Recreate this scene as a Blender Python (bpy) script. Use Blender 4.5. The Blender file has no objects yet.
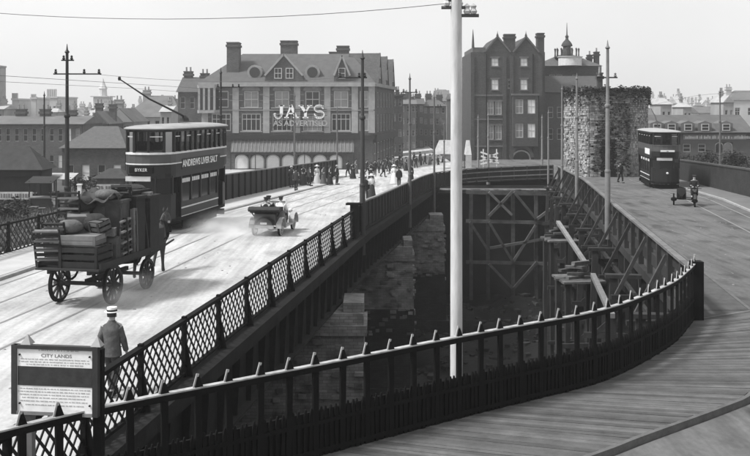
import bpy, bmesh, math, random
from mathutils import Vector, Matrix
random.seed(7)
SC = bpy.context.scene
COL = SC.collection
# ------------------------------------------------------------------ camera
CAMZ, F, HZ = 5.6, 950.0, 108.0          # eye height, focal length and horizon row in photo pixels (750 x 456)
cam = bpy.data.cameras.new('camera')
cam.sensor_width = 36.0
cam.lens = F / 750 * 36
cam.shift_y = -(228 - HZ) / 750
cam.clip_end = 6000
camo = bpy.data.objects.new('camera', cam)
COL.objects.link(camo)
camo.location = (0, 0, CAMZ)
camo.rotation_euler = (math.pi / 2, 0, 0)
SC.camera = camo
# ------------------------------------------------------------------ sky, sun, exposure
SUN_EL, SUN_AZ = math.radians(53), math.radians(252)   # azimuth clockwise from +Y: sun at the left, a little behind
w = bpy.data.worlds.new('World'); SC.world = w; w.use_nodes = True
nt = w.node_tree; nt.nodes.clear()
sky = nt.nodes.new('ShaderNodeTexSky'); sky.sky_type = 'NISHITA'; sky.sun_disc = False
sky.sun_elevation = SUN_EL; sky.sun_rotation = SUN_AZ
sky.dust_density = 4.0; sky.air_density = 1.0; sky.ozone_density = 1.0
bw = nt.nodes.new('ShaderNodeRGBToBW')
ovc = nt.nodes.new('ShaderNodeMix'); ovc.data_type = 'FLOAT'
ovc.inputs['Factor'].default_value = 0.65
ovc.inputs['B'].default_value = 7.6            # even thin overcast mixed into the clear sky
bg = nt.nodes.new('ShaderNodeBackground'); bg.inputs['Strength'].default_value = 0.083
wo = nt.nodes.new('ShaderNodeOutputWorld')
nt.links.new(sky.outputs[0], bw.inputs[0]); nt.links.new(bw.outputs[0], ovc.inputs['A'])
wtc = nt.nodes.new('ShaderNodeTexCoord'); wn = nt.nodes.new('ShaderNodeTexNoise'); wn.inputs['Scale'].default_value = 3.0; wn.inputs['Detail'].default_value = 5   # thin uneven cloud
wr = nt.nodes.new('ShaderNodeMapRange'); wr.inputs['From Min'].default_value = .3; wr.inputs['From Max'].default_value = .7; wr.inputs['To Min'].default_value = .93; wr.inputs['To Max'].default_value = 1.06
wm = nt.nodes.new('ShaderNodeMath'); wm.operation = 'MULTIPLY'
nt.links.new(wtc.outputs['Generated'], wn.inputs['Vector']); nt.links.new(wn.outputs['Fac'], wr.inputs['Value']); nt.links.new(wr.outputs[0], wm.inputs[0]); nt.links.new(ovc.outputs['Result'], wm.inputs[1])
nt.links.new(wm.outputs[0], bg.inputs['Color']); nt.links.new(bg.outputs[0], wo.inputs[0])
sl = bpy.data.lights.new('sun', 'SUN'); sl.energy = 2.5; sl.angle = math.radians(10); sl.color = (1, 1, 1)
so = bpy.data.objects.new('sun', sl); COL.objects.link(so)
sd = Vector((math.sin(SUN_AZ) * math.cos(SUN_EL), math.cos(SUN_AZ) * math.cos(SUN_EL), math.sin(SUN_EL)))
so.rotation_euler = sd.to_track_quat('Z', 'Y').to_euler(); so.location = (-60, -40, 90)
SC.view_settings.view_transform = 'Standard'; SC.view_settings.look = 'None'
SC.view_settings.exposure = 0.9; SC.view_settings.gamma = 1.0
SC.cycles.use_denoising = True
SC.cycles.max_bounces = 6; SC.cycles.volume_bounces = 2
SC.cycles.volume_step_rate = 8.0
# ------------------------------------------------------------------ materials (a monochrome place: neutral greys)
MATS = {}
def mat(name, v, rough=0.85, var=0.25, scale=2.0, bump=0.0, bscale=None, island=0.0, spec=0.3, stretch=(1, 1, 1), kind=None, metal=0.0):
    if name in MATS: return MATS[name]
    m = bpy.data.materials.new(name); m.use_nodes = True
    t = m.node_tree; n = t.nodes; L = t.links
    p = n['Principled BSDF']
    p.inputs['Roughness'].default_value = rough; p.inputs['Metallic'].default_value = metal
    p.inputs['Specular IOR Level'].default_value = spec
    tc = n.new('ShaderNodeTexCoord'); mp = n.new('ShaderNodeMapping')
    mp.inputs['Scale'].default_value = stretch
    L.new(tc.outputs['Object'], mp.inputs[0])
    n1 = n.new('ShaderNodeTexNoise'); n1.inputs['Scale'].default_value = scale; n1.inputs['Detail'].default_value = 6
    n1.inputs['Roughness'].default_value = 0.65
    L.new(mp.outputs[0], n1.inputs['Vector'])
    mr = n.new('ShaderNodeMapRange'); mr.inputs['From Min'].default_value = 0.28; mr.inputs['From Max'].default_value = 0.72
    mr.inputs['To Min'].default_value = 1 - var; mr.inputs['To Max'].default_value = 1 + var
    L.new(n1.outputs['Fac'], mr.inputs['Value'])
    mul = n.new('ShaderNodeMath'); mul.operation = 'MULTIPLY'; mul.inputs[1].default_value = v
    L.new(mr.outputs[0], mul.inputs[0]); out = mul.outputs[0]
    if island > 0:
        g = n.new('ShaderNodeNewGeometry'); oi = n.new('ShaderNodeObjectInfo')
        ad = n.new('ShaderNodeMath'); ad.operation = 'ADD'; L.new(g.outputs['Random Per Island'], ad.inputs[0]); L.new(oi.outputs['Random'], ad.inputs[1])
        fr = n.new('ShaderNodeMath'); fr.operation = 'FRACT'; L.new(ad.outputs[0], fr.inputs[0])
        r2 = n.new('ShaderNodeMapRange'); r2.inputs['To Min'].default_value = 1 - island; r2.inputs['To Max'].default_value = 1 + island
        L.new(fr.outputs[0], r2.inputs['Value'])
        m2 = n.new('ShaderNodeMath'); m2.operation = 'MULTIPLY'; L.new(out, m2.inputs[0]); L.new(r2.outputs[0], m2.inputs[1]); out = m2.outputs[0]
    hgt = None
    if kind == 'brick':
        sp = n.new('ShaderNodeSeparateXYZ'); L.new(tc.outputs['Object'], sp.inputs[0])
        sm = n.new('ShaderNodeMath'); sm.operation = 'ADD'; L.new(sp.outputs['X'], sm.inputs[0]); L.new(sp.outputs['Y'], sm.inputs[1])
        cb = n.new('ShaderNodeCombineXYZ'); L.new(sm.outputs[0], cb.inputs['X']); L.new(sp.outputs['Z'], cb.inputs['Y'])
        br = n.new('ShaderNodeTexBrick'); br.inputs['Scale'].default_value = bscale or 1.0
        br.inputs['Mortar Size'].default_value = 0.012; br.inputs['Brick Width'].default_value = 0.46; br.inputs['Row Height'].default_value = 0.16
        br.inputs['Color1'].default_value = (.75, .75, .75, 1); br.inputs['Color2'].default_value = (1.15, 1.15, 1.15, 1); br.inputs['Mortar'].default_value = (.55, .55, .55, 1)
        L.new(cb.outputs[0], br.inputs['Vector'])
        m3 = n.new('ShaderNodeMath'); m3.operation = 'MULTIPLY'; L.new(out, m3.inputs[0]); L.new(br.outputs['Color'], m3.inputs[1]); out = m3.outputs[0]
        hgt = br.outputs['Color']
    L.new(out, p.inputs['Base Color'])
    if bump > 0:
        b = n.new('ShaderNodeBump'); b.inputs['Strength'].default_value = bump; b.inputs['Distance'].default_value = 0.03
        if hgt is None:
            n2 = n.new('ShaderNodeTexNoise'); n2.inputs['Scale'].default_value = bscale or scale * 8; n2.inputs['Detail'].default_value = 4
            L.new(mp.outputs[0], n2.inputs['Vector']); hgt = n2.outputs['Fac']
        L.new(hgt, b.inputs['Height']); L.new(b.outputs[0], p.inputs['Normal'])
    MATS[name] = m
    return m
def road_mat(name, v, spots):
    """dusty road: broad patches, long wheel streaks along the traffic, fine grit"""
    m = bpy.data.materials.new(name); m.use_nodes = True
    t = m.node_tree; n = t.nodes; L = t.links; p = n['Principled BSDF']; p.inputs['Roughness'].default_value = 0.95
    p.inputs['Specular IOR Level'].default_value = 0.15
    tc = n.new('ShaderNodeTexCoord')
    def noise(sc, det, st, rot=0.0):
        mp = n.new('ShaderNodeMapping'); mp.inputs['Scale'].default_value = st; mp.inputs['Rotation'].default_value = (0, 0, rot)
        L.new(tc.outputs['Object'], mp.inputs[0])
        x = n.new('ShaderNodeTexNoise'); x.inputs['Scale'].default_value = sc; x.inputs['Detail'].default_value = det
        L.new(mp.outputs[0], x.inputs['Vector']); return x.outputs['Fac']
    def rng(s, a, b, lo=.3, hi=.7):
        r = n.new('ShaderNodeMapRange'); r.inputs['From Min'].default_value = lo; r.inputs['From Max'].default_value = hi
        r.inputs['To Min'].default_value = a; r.inputs['To Max'].default_value = b; L.new(s, r.inputs['Value']); return r.outputs[0]
    def mulm(a, b):
        x = n.new('ShaderNodeMath'); x.operation = 'MULTIPLY'; L.new(a, x.inputs[0]); L.new(b, x.inputs[1]); return x.outputs[0]
    o = mulm(rng(noise(.35, 3, (1, 1, 1)), .86, 1.1), rng(noise(1.6, 4, (1.0, .07, 1), .14), .80, 1.12))
    o = mulm(o, rng(noise(9, 4, (1, .6, 1)), .86, 1.08)); o = mulm(o, rng(noise(5, 3, (1, .03, 1), .14), .88, 1.06, .35, .6))
    o = mulm(o, rng(noise(1.1, 7, (1, .45, 1), .14), 1.0, 1 - spots, .52, .68))
    c = n.new('ShaderNodeMath'); c.operation = 'MULTIPLY'; c.inputs[1].default_value = v; L.new(o, c.inputs[0])
    L.new(c.outputs[0], p.inputs['Base Color'])
    b = n.new('ShaderNodeBump'); b.inputs['Strength'].default_value = .35; b.inputs['Distance'].default_value = .03
    L.new(noise(14, 4, (1, 1, 1)), b.inputs['Height']); L.new(b.outputs[0], p.inputs['Normal'])
    MATS[name] = m; return m
def glass_mat():
    m = bpy.data.materials.new('window_glass'); m.use_nodes = True
    p = m.node_tree.nodes['Principled BSDF']; p.inputs['Base Color'].default_value = (.02, .02, .02, 1); p.inputs['Roughness'].default_value = .12
    return m
GLASS = glass_mat()
IRON = mat('black_iron', .005, .8, .35, 6, .2, spec=.12)
IRON2 = mat('girder_paint', .02, .8, .45, 1.5, .2, spec=.12)
PALE = mat('pale_paint', .62, .6, .16, 3, .05)
POLE = mat('pole_paint', .09, .6, .2, 3)
POLEW = mat('white_pole_paint', .5, .65, .3, 5, .15, stretch=(1, 1, .18))
TIMBER = mat('old_timber', .028, .9, .4, 3, .3, island=.4, stretch=(1, 1, .3))
TIMBER_L = mat('fresh_timber', .17, .9, .25, 3, .3, island=.2)
PLANK = mat('walk_plank', .088, .9, .3, 2.5, .4, 30, island=.28)
BRICK = mat('dark_brick', .06, .9, .22, .8, .3, 2.2, kind='brick')
BRICKG = mat('grey_brick', .1, .9, .2, .7, .3, 2.2, kind='brick')
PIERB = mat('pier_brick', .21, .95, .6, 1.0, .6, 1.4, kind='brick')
STONE = mat('pale_stone', .27, .9, .2, 1.5, .2)
SLATE = mat('roof_slate', .08, .8, .25, 3, .2, 20, island=.2)
SLATEB = mat('far_slate', .12, .9, .25, .5)
DARK = mat('dark_paint', .015, .5, .3, 3)
BLACK = mat('near_black', .006, .8, .3, 3, spec=.1)
WHITE = mat('white_paint', .75, .6, .08, 4)
BLIND = mat('window_blind', .7, .8, .08, 2)
CLOTHD = mat('dark_cloth', .015, .95, .3, 20, .2)
CLOTHG = mat('grey_cloth', .085, .95, .35, 7, .9, 9)
CLOTHM = mat('mid_cloth', .035, .95, .3, 20, .2)
CLOTHL = mat('white_cloth', .7, .95, .08, 20, .2)
SKIN = mat('skin', .38, .6, .08, 10)
HAIR = mat('hair', .03, .7, .3, 30)
STRAW = mat('straw', .72, .8, .1, 40, .2)
# ------------------------------------------------------------------ mesh helper
class MB:
    def __init__(s): s.v = []; s.f = []
    def add(s, vs, fs):
        o = len(s.v); s.v += [tuple(q) for q in vs]; s.f += [tuple(i + o for i in f) for f in fs]; return s
    def box(s, c, d, rz=0.0, M=None):
        x, y, z = d[0] / 2, d[1] / 2, d[2] / 2
        vs = [Vector((a * x, b * y, e * z)) for e in (-1, 1) for (a, b) in ((-1, -1), (1, -1), (1, 1), (-1, 1))]
        R = M if M is not None else Matrix.Rotation(rz, 3, 'Z')
        vs = [R @ q + Vector(c) for q in vs]
        return s.add(vs, [(3, 2, 1, 0), (4, 5, 6, 7), (0, 1, 5, 4), (1, 2, 6, 5), (2, 3, 7, 6), (3, 0, 4, 7)])
    def bb(s, a, b):
        return s.box(((a[0] + b[0]) / 2, (a[1] + b[1]) / 2, (a[2] + b[2]) / 2), (abs(b[0] - a[0]), abs(b[1] - a[1]), abs(b[2] - a[2])))
    def bar(s, p, q, w, h, up=(0, 0, 1)):
        p = Vector(p); q = Vector(q); d = (q - p)
        L = d.length; d.normalize(); u = Vector(up)
        if abs(d.dot(u)) > .98: u = Vector((0, 1, 0))
        x = d.cross(u).normalized(); z = x.cross(d)
        vs = []
        for e in (p, q):
            for a, b in ((-1, -1), (1, -1), (1, 1), (-1, 1)): vs.append(e + x * (a * w / 2) + z * (b * h / 2))
        return s.add(vs, [(0, 1, 2, 3), (7, 6, 5, 4), (1, 0, 4, 5), (2, 1, 5, 6), (3, 2, 6, 7), (0, 3, 7, 4)])
    def tube(s, pts, r, n=8, caps=True):
        if not isinstance(r, (list, tuple)): r = [r] * len(pts)
        pts = [Vector(p) for p in pts]; rings = []
        for i, p in enumerate(pts):
            d = (pts[min(i + 1, len(pts) - 1)] - pts[max(i - 1, 0)]).normalized()
            u = Vector((0, 0, 1)) if abs(d.z) < .95 else Vector((1, 0, 0))
            x = d.cross(u).normalized(); y = d.cross(x)
            rings.append([p + (x * math.cos(2 * math.pi * k / n) + y * math.sin(2 * math.pi * k / n)) * r[i] for k in range(n)])
        return s.loft(rings, caps)
    def loft(s, rings, caps=True, closed=True):
        n = len(rings[0]); vs = [q for rg in rings for q in rg]; fs = []
        for i in range(len(rings) - 1):
            for k in range(n if closed else n - 1):
                a = i * n + k; b = i * n + (k + 1) % n
                fs.append((a, b, b + n, a + n))
        if caps and closed:
            fs.append(tuple(range(n - 1, -1, -1))); fs.append(tuple(range((len(rings) - 1) * n, len(rings) * n)))
        return s.add(vs, fs)
    def lathe(s, prof, c=(0, 0, 0), n=12, axis='Z'):
        rings = []
        for r, h in prof:
            rg = []
            for k in range(n):
                a = 2 * math.pi * k / n; q = (r * math.cos(a), r * math.sin(a), h)
                if axis == 'X': q = (q[2], q[0], q[1])
                if axis == 'Y': q = (q[1], q[2], q[0])
                rg.append((q[0] + c[0], q[1] + c[1], q[2] + c[2]))
            rings.append(rg)
        return s.loft(rings)
    def prism(s, poly, y0, y1):
        """polygon in x,z extruded along y"""
        n = len(poly); vs = [(x, y0, z) for x, z in poly] + [(x, y1, z) for x, z in poly]
        fs = [tuple(range(n)), tuple(range(2 * n - 1, n - 1, -1))] + [((i + 1) % n, i, i + n, (i + 1) % n + n) for i in range(n)]
        return s.add(vs, fs)
    def plate(s, poly, z0, z1):
        """polygon in x,y extruded in z"""
        n = len(poly); vs = [(x, y, z0) for x, y in poly] + [(x, y, z1) for x, y in poly]
        fs = [tuple(range(n - 1, -1, -1)), tuple(range(n, 2 * n))] + [(i, (i + 1) % n, (i + 1) % n + n, i + n) for i in range(n)]
        return s.add(vs, fs)
    def mesh(s, name, m, smooth=False):
        me = bpy.data.meshes.new(name); me.from_pydata(s.v, [], s.f)
        b = bmesh.new(); b.from_mesh(me); bmesh.ops.recalc_face_normals(b, faces=b.faces); b.to_mesh(me); b.free()
        if m: me.materials.append(m)
        if smooth:
            me.polygons.foreach_set('use_smooth', [True] * len(me.polygons))
            me.set_sharp_from_angle(angle=math.radians(40))
        me.update(); return me
    def build(s, name, m, parent=None, smooth=False, loc=None, rz=None):
        o = bpy.data.objects.new(name, s.mesh(name, m, smooth)); COL.objects.link(o)
        if parent is not None: o.parent = parent
        if loc is not None: o.location = loc
        if rz is not None: o.rotation_euler = (0, 0, rz)
        return o
def tag(o, label=None, cat=None, group=None, kind=None):
    if label: o['label'] = label
    if cat: o['category'] = cat
    if group: o['group'] = group
    if kind: o['kind'] = kind
    return o
def thing(name, label, cat, loc=(0, 0, 0), rz=0.0, group=None):
    o = bpy.data.objects.new(name, None); o.empty_display_size = .3; COL.objects.link(o)
    o.location = loc; o.rotation_euler = (0, 0, rz); return tag(o, label, cat, group)
def share(name, me, parent, loc=(0, 0, 0), rz=0.0, m=None):
    o = bpy.data.objects.new(name, me); COL.objects.link(o); o.parent = parent; o.location = loc; o.rotation_euler = (0, 0, rz); return o
def copy_tree(o, parent=None):
    c = o.copy(); COL.objects.link(c); c.parent = parent
    for ch in list(o.children): copy_tree(ch, c)
    return c
def text_mesh(s, size, m, depth=.01, sx=1.0, bold=0.0):
    cu = bpy.data.curves.new('lettering', 'FONT'); cu.body = s; cu.size = size; cu.extrude = depth; cu.align_x = 'CENTER'; cu.align_y = 'CENTER'; cu.offset = bold
    o = bpy.data.objects.new('lettering', cu); COL.objects.link(o)
    dg = bpy.context.evaluated_depsgraph_get(); me = bpy.data.meshes.new_from_object(o.evaluated_get(dg))
    bpy.data.objects.remove(o); me.materials.clear(); me.materials.append(m)
    for v in me.vertices: v.co = Vector((v.co.x * sx, -v.co.z, v.co.y))     # stands upright in x,z, faces -y
    return me
def skin(name, nodes, edges, m, parent=None, sub=1, root=0):
    me = bpy.data.meshes.new(name); me.from_pydata([n[0] for n in nodes], edges, [])
    o = bpy.data.objects.new(name, me); COL.objects.link(o)
    o.modifiers.new('s', 'SKIN'); 
    if not me.skin_vertices: pass
    sv = me.skin_vertices[0].data
    for i, n in enumerate(nodes):
        r = n[1]; sv[i].radius = (r, r) if not isinstance(r, tuple) else r
        sv[i].use_root = (i == root)
    if sub:
        ss = o.modifiers.new('u', 'SUBSURF'); ss.levels = sub; ss.render_levels = sub
    dg = bpy.context.evaluated_depsgraph_get(); em = bpy.data.meshes.new_from_object(o.evaluated_get(dg))
    bpy.data.objects.remove(o); em.name = name; em.materials.clear(); em.materials.append(m)
    em.polygons.foreach_set('use_smooth', [True] * len(em.polygons))
    ob = bpy.data.objects.new(name, em); COL.objects.link(ob)
    if parent is not None: ob.parent = parent
    return ob
# ------------------------------------------------------------------ the lie of the land
def lerp_pts(pts, t):
    if t <= pts[0][0]:
        a, b = pts[0], pts[1]
    elif t >= pts[-1][0]:
        a, b = pts[-2], pts[-1]
    else:
        for a, b in zip(pts, pts[1:]):
            if a[0] <= t <= b[0]: break
    return a[1] + (b[1] - a[1]) * (t - a[0]) / (b[0] - a[0])
def zL(Y):                                  # the left road falls gently beyond the middle of the bridge
    t = max(0.0, min(Y, 125) - 42); return -0.03 * t * min(1, t / 6 + .2) if t < 5 else -0.03 * t
def zR(Y):
    t = max(0.0, min(Y, 108) - 58); return -0.03 * t
def XL(Y): return -14.05 + .145 * (Y - 35.6)          # parapets of the left bridge
def XR(Y): return -1.08 + .145 * (Y - 39.4)
def XB(Y): return 8.6 + .13 * (Y - 25.8)              # timber parapet of the right bridge
def XW(Y): return 22.8 + .14 * (Y - 57.8)             # wall on its far side
FENCE = [(-6.6, 9.9), (-4.67, 11.9), (-3.5, 13.0), (-2.1, 14.05), (-.58, 15.2), (1.17, 16.55), (2.83, 17.75), (3.77, 18.4), (4.7, 19.2), (5.6, 20.25), (6.87, 22.0), (7.75, 23.6), (8.3, 24.7)]
KERB = [(-4.6, 8.7), (-2.2, 10.6), (0, 12.5), (1.9, 13.9), (3.7, 15.3), (4.4, 15.9), (6.5, 17.6), (7.2, 18.3), (8.3, 20.0), (9.1, 21.8), (9.7, 23.7), (10.18, 25.8)]
def smooth_curve(pts, n):
    """resample a polyline by arc length after Catmull-Rom smoothing"""
    P = [Vector(p) for p in pts]; out = []
    for i in range(len(P) - 1):
        p0, p1, p2, p3 = P[max(i - 1, 0)], P[i], P[i + 1], P[min(i + 2, len(P) - 1)]
        for k in range(12):
            t = k / 12
            out.append(.5 * ((2 * p1) + (p2 - p0) * t + (2 * p0 - 5 * p1 + 4 * p2 - p3) * t * t + (-p0 + 3 * p1 - 3 * p2 + p3) * t ** 3))
    out.append(P[-1]); L = [0]
    for a, b in zip(out, out[1:]): L.append(L[-1] + (b - a).length)
    res = []
    for k in range(n):
        s = L[-1] * k / (n - 1)
        j = max(i for i in range(len(L)) if L[i] <= s + 1e-9); j = min(j, len(out) - 2)
        res.append(out[j].lerp(out[j + 1], (s - L[j]) / (L[j + 1] - L[j])))
    return res, L[-1]
fen_fine, FLEN = smooth_curve(FENCE, 200)
FY = sorted((p.x, p.y) for p in fen_fine)
def fenceY(X): return lerp_pts(FY, X) if X < 8.3 else 24.7 + (X - 8.3) * .9
def ground_z(X, Y):
    u = X - .14 * Y
    if Y < 86.5: base = min(-.36, zL(Y) - .1) if u > -19.5 else zL(Y) - .75
    else: base = zL(Y) - .1
    if u < -19.5 and Y >= 86.5: base = zL(Y) - .1 - .7 * max(0, 1 - (Y - 86.5) / 10)
    if u > 15.2 and Y < 86.5: base = -.35 + zR(Y)
    dn = (Y - fenceY(X) - (0.9 if X > -3 else 1.6)) / 2.5
    d = min((u + 17.8) / 3.0, (12.6 - u) / 3.0, dn, (85.6 - Y) / 1.2)
    if d > 0:
        d = min(1, d); base = base * (1 - d) + d * (-11.0 + .35 * math.sin(X * .9 + Y * .35) + .3 * math.sin(Y * .8 - X * .5))
    return base
def img(px, py, Y):                          # a photo pixel at a known distance
    return Vector(((px - 375) / F * Y, Y, CAMZ - (py - HZ) / F * Y))
def on_road(px, py, zf=zL):                  # a photo pixel that shows a foot on the road
    Y = 40.0
    for _ in range(60): Y = F * (CAMZ - zf(Y)) / (py - HZ)
    return Vector(((px - 375) / F * Y, Y, zf(Y)))
# ================================================================== SETTING
ORD = ['first', 'second', 'third', 'fourth', 'fifth', 'sixth', 'seventh', 'eighth', 'ninth', 'tenth', 'eleventh', 'twelfth', 'thirteenth', 'fourteenth', 'fifteenth', 'sixteenth', 'seventeenth', 'eighteenth', 'nineteenth', 'twentieth']
def rng(a, b, st):
    n = max(1, int(round((b - a) / st))); return [a + (b - a) * i / n for i in range(n + 1)]
us = [-2600, -1200, -600, -300, -160, -90, -60, -45, -35, -28, -24] + rng(-22, 22, .6) + [25, 32, 42, 60, 90, 160, 300, 600, 1200, 2600]
vs_ = [-300, -120, -50, -20, -5, 3] + rng(7, 92, .6) + [96, 101, 107, 115, 125, 140, 170, 230, 330, 500, 900, 1600, 3500]
m = MB()
for v in vs_:
    for u in us:
        X = u + .14 * max(-50, min(v, 300)); m.v.append((X, v, ground_z(X, v)))
nu = len(us)
for j in range(len(vs_) - 1):
    for i in range(nu - 1):
        a = j * nu + i; m.f.append((a, a + 1, a + nu + 1, a + nu))
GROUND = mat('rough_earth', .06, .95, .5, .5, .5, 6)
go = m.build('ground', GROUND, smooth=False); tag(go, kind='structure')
go.data.materials.append(mat('shaded_gap_earth', .005, .7, .6, .4, .6, 5))  # near-black earth: the shade of the gap is put into its colour
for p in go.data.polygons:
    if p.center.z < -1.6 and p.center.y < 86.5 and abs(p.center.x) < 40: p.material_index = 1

ROADW = road_mat('dusty_road', .44, .2)
ROADG = road_mat('grey_road', .125, .45)
PAVE = mat('pavement_flag', .4, .9, .15, 1.0, .2)
KERBM = mat('kerb_stone', .3, .9, .25, 3, .2)
def strip(name, m_, xa, xb, zf, ys, nx=6, top=0.0, thick=.3):
    b = MB(); rows = []
    for Y in ys:
        a, c = xa(Y), xb(Y)
        rows.append([(a + (c - a) * k / nx, Y, zf(Y) + top) for k in range(nx + 1)])
    n = nx + 1; vv = [p for r in rows for p in r]; ff = []
    for j in range(len(rows) - 1):
        for k in range(nx): ff.append((j * n + k, j * n + k + 1, (j + 1) * n + k + 1, (j + 1) * n + k))
    b.add(vv, ff)
    for k in (0, nx):                       # side faces
        vv = []; ff = []
        for r in rows: vv += [r[k], (r[k][0], r[k][1], r[k][2] - thick)]
        for j in range(len(rows) - 1): ff.append((2 * j, 2 * j + 1, 2 * j + 3, 2 * j + 2))
        b.add(vv, ff)
    lo = [(r[0][0], r[0][1], r[0][2] - thick) for r in rows] + [(r[-1][0], r[-1][1], r[-1][2] - thick) for r in rows]
    q = len(rows)
    b.add(lo, [(j, j + 1, q + j + 1, q + j) for j in range(q - 1)])
    for r in (rows[0], rows[-1]):
        b.add([r[0], r[-1], (r[-1][0], r[-1][1], r[-1][2] - thick), (r[0][0], r[0][1], r[0][2] - thick)], [(0, 1, 2, 3)])
    return tag(b.build(name, m_), kind='structure')
YB = rng(4, 86, 2)
strip('bridge_road', ROADW, lambda Y: XL(Y) + 2.6, lambda Y: XR(Y) - 1.3, zL, YB)
strip('bridge_pavement', PAVE, lambda Y: XL(Y) - .25, lambda Y: XL(Y) + 2.42, zL, YB, 2, .11, .42)
strip('kerb', KERBM, lambda Y: XL(Y) + 2.424, lambda Y: XL(Y) + 2.6, zL, YB, 1, .1, .4)
strip('bridge_pavement', PAVE, lambda Y: XR(Y) - 1.3, lambda Y: XR(Y) - .09, zL, YB, 2, .035, .36)
# far street where both bridges land
def zS(X, Y):
    k = max(0, min(1, (X - 4) / 11)); return zL(Y) * (1 - k) + zR(Y) * k
def street(name, m_, X0, X1, Y0, Y1):
    b = MB(); xs = rng(X0, X1, 1.5); ys = rng(Y0, Y1, 3); n = len(xs)
    for Y in ys:
        for X in xs: b.v.append((X, Y, zS(X, Y) + .004))
    for a in range(len(ys) - 1):
        for c in range(n - 1): b.f.append((a * n + c, a * n + c + 1, (a + 1) * n + c + 1, (a + 1) * n + c))
    tag(b.build(name, m_), kind='structure')
street('street', ROADW, -9, 10.5, 86.0, 240); street('street', ROADW, -30, -9.001, 104.5, 240); street('street', ROADG, 10.501, 48, 86.0, 131)
# road on the right bridge and round the near corner
KP, KLEN = smooth_curve(KERB, 120)
KX = [(p.y, p.x) for p in KP]
def XK(Y): return lerp_pts(KX, Y) if Y < 25.8 else XB(Y) + 1.58
strip('bridge_road', ROADG, lambda Y: XK(Y) + .18, lambda Y: XW(Y) - 1.7 + max(0, 24 - Y) * .9, zR, rng(6.0, 86.0, 1.0), 8, 0, .35)
strip('bridge_pavement', mat('grey_flag', .13, .9, .2, 1, .2), lambda Y: XW(Y) - 1.55, lambda Y: XW(Y) + .3, zR, rng(24, 86, 2), 1, .11, .45)
strip('kerb', KERBM, lambda Y: XW(Y) - 1.7, lambda Y: XW(Y) - 1.554, zR, rng(24, 86, 2), 1, .1, .45)
# near ground by the camera
tag(MB().bb((-9, -14, -.3), (44, 5.99, 0)).build('road', ROADG), kind='structure')
# tram rails: grooves of steel laid 4 mm proud
RAIL = mat('tram_rail', .2, .5, .2, 3, metal=.3)
def track(xf, zf, ya, yb, names='tram_rail'):
    for s in (-.72, .72):
        b = MB(); rows = []
        for Y in rng(ya, yb, 2): rows.append([(xf(Y) + s - .045, Y, zf(Y) + .006), (xf(Y) + s + .045, Y, zf(Y) + .006), (xf(Y) + s + .045, Y, zf(Y) - .05), (xf(Y) + s - .045, Y, zf(Y) - .05)])
        b.loft(rows); tag(b.build(names, RAIL), kind='structure')
track(lambda Y: XL(Y) + 3.75, zL, 5, 85.5)
track(lambda Y: XL(Y) + 6.6, zL, 5, 85.5)
track(lambda Y: XW(Y) - 3.1, zR, 26, 85.5)
# ------------------------------------------------------------------ plank walk
NPL = 138
FP, _ = smooth_curve(FENCE, NPL + 1)
KQ, _ = smooth_curve(KERB, NPL + 1)
wk = MB()
rows = []
for a, b in zip(FP, KQ): rows.append([(a.x - .12, a.y + .12, .07), (b.x, b.y, .07), (b.x, b.y, -.3), (a.x - .12, a.y + .12, -.3)])
wk.loft(rows)
walk = tag(wk.build('walkway', TIMBER), kind='structure')
for i in range(NPL):
    a0, a1, b0, b1 = FP[i], FP[i + 1], KQ[i], KQ[i + 1]
    e = .05 + random.uniform(-.02, .02); za = .112 + random.uniform(-.007, .007); zb = .112 + random.uniform(-.007, .007)
    if i % 23 == 11: e = .16
    p = [a0.lerp(a1, e), b0.lerp(b1, e) , b1.lerp(b0, .0), a1]
    off = random.uniform(0, .03)
    d = (p[1] - p[0]).normalized(); p[1] = p[1] - d * off; p[2] = p[2] - d * off
    q = MB().add([(p[0].x, p[0].y, .072), (p[1].x, p[1].y, .072), (p[2].x, p[2].y, .072), (p[3].x, p[3].y, .072), (p[0].x, p[0].y, za), (p[1].x, p[1].y, zb), (p[2].x, p[2].y, zb), (p[3].x, p[3].y, za)],
                 [(3, 2, 1, 0), (4, 5, 6, 7), (0, 1, 5, 4), (1, 2, 6, 5), (2, 3, 7, 6), (3, 0, 4, 7)])
    q.build('plank', PLANK, walk)
kb = MB(); rows = []
KN, _ = smooth_curve(KERB, 90)
for i, p in enumerate(KN):
    d = (KN[min(i + 1, 89)] - KN[max(i - 1, 0)]).normalized(); nx = Vector((d.y, -d.x))
    a = p + nx * .004; c = p + nx * .08
    rows.append([(a.x, a.y, .125), (c.x, c.y, .12), (c.x, c.y, -.3), (a.x, a.y, -.3)])
kb.loft(rows); tag(kb.build('kerb', mat('timber_kerb', .1, .9, .3, 3, .3)), kind='structure')
strip('walkway', PLANK, lambda Y: XB(Y) + .08, lambda Y: XB(Y) + 1.55, zR, rng(25.804, 86, 2), 2, .112, .4)
m = MB().plate([(8.3, 24.72), (10.17, 25.8), (8.68, 25.8)], -.3, .1); tag(m.build('walkway', PLANK), kind='structure')
strip('kerb', mat('timber_kerb', .1), lambda Y: XB(Y) + 1.555, lambda Y: XB(Y) + 1.65, zR, rng(25.804, 86, 2), 1, .125, .4)
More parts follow.
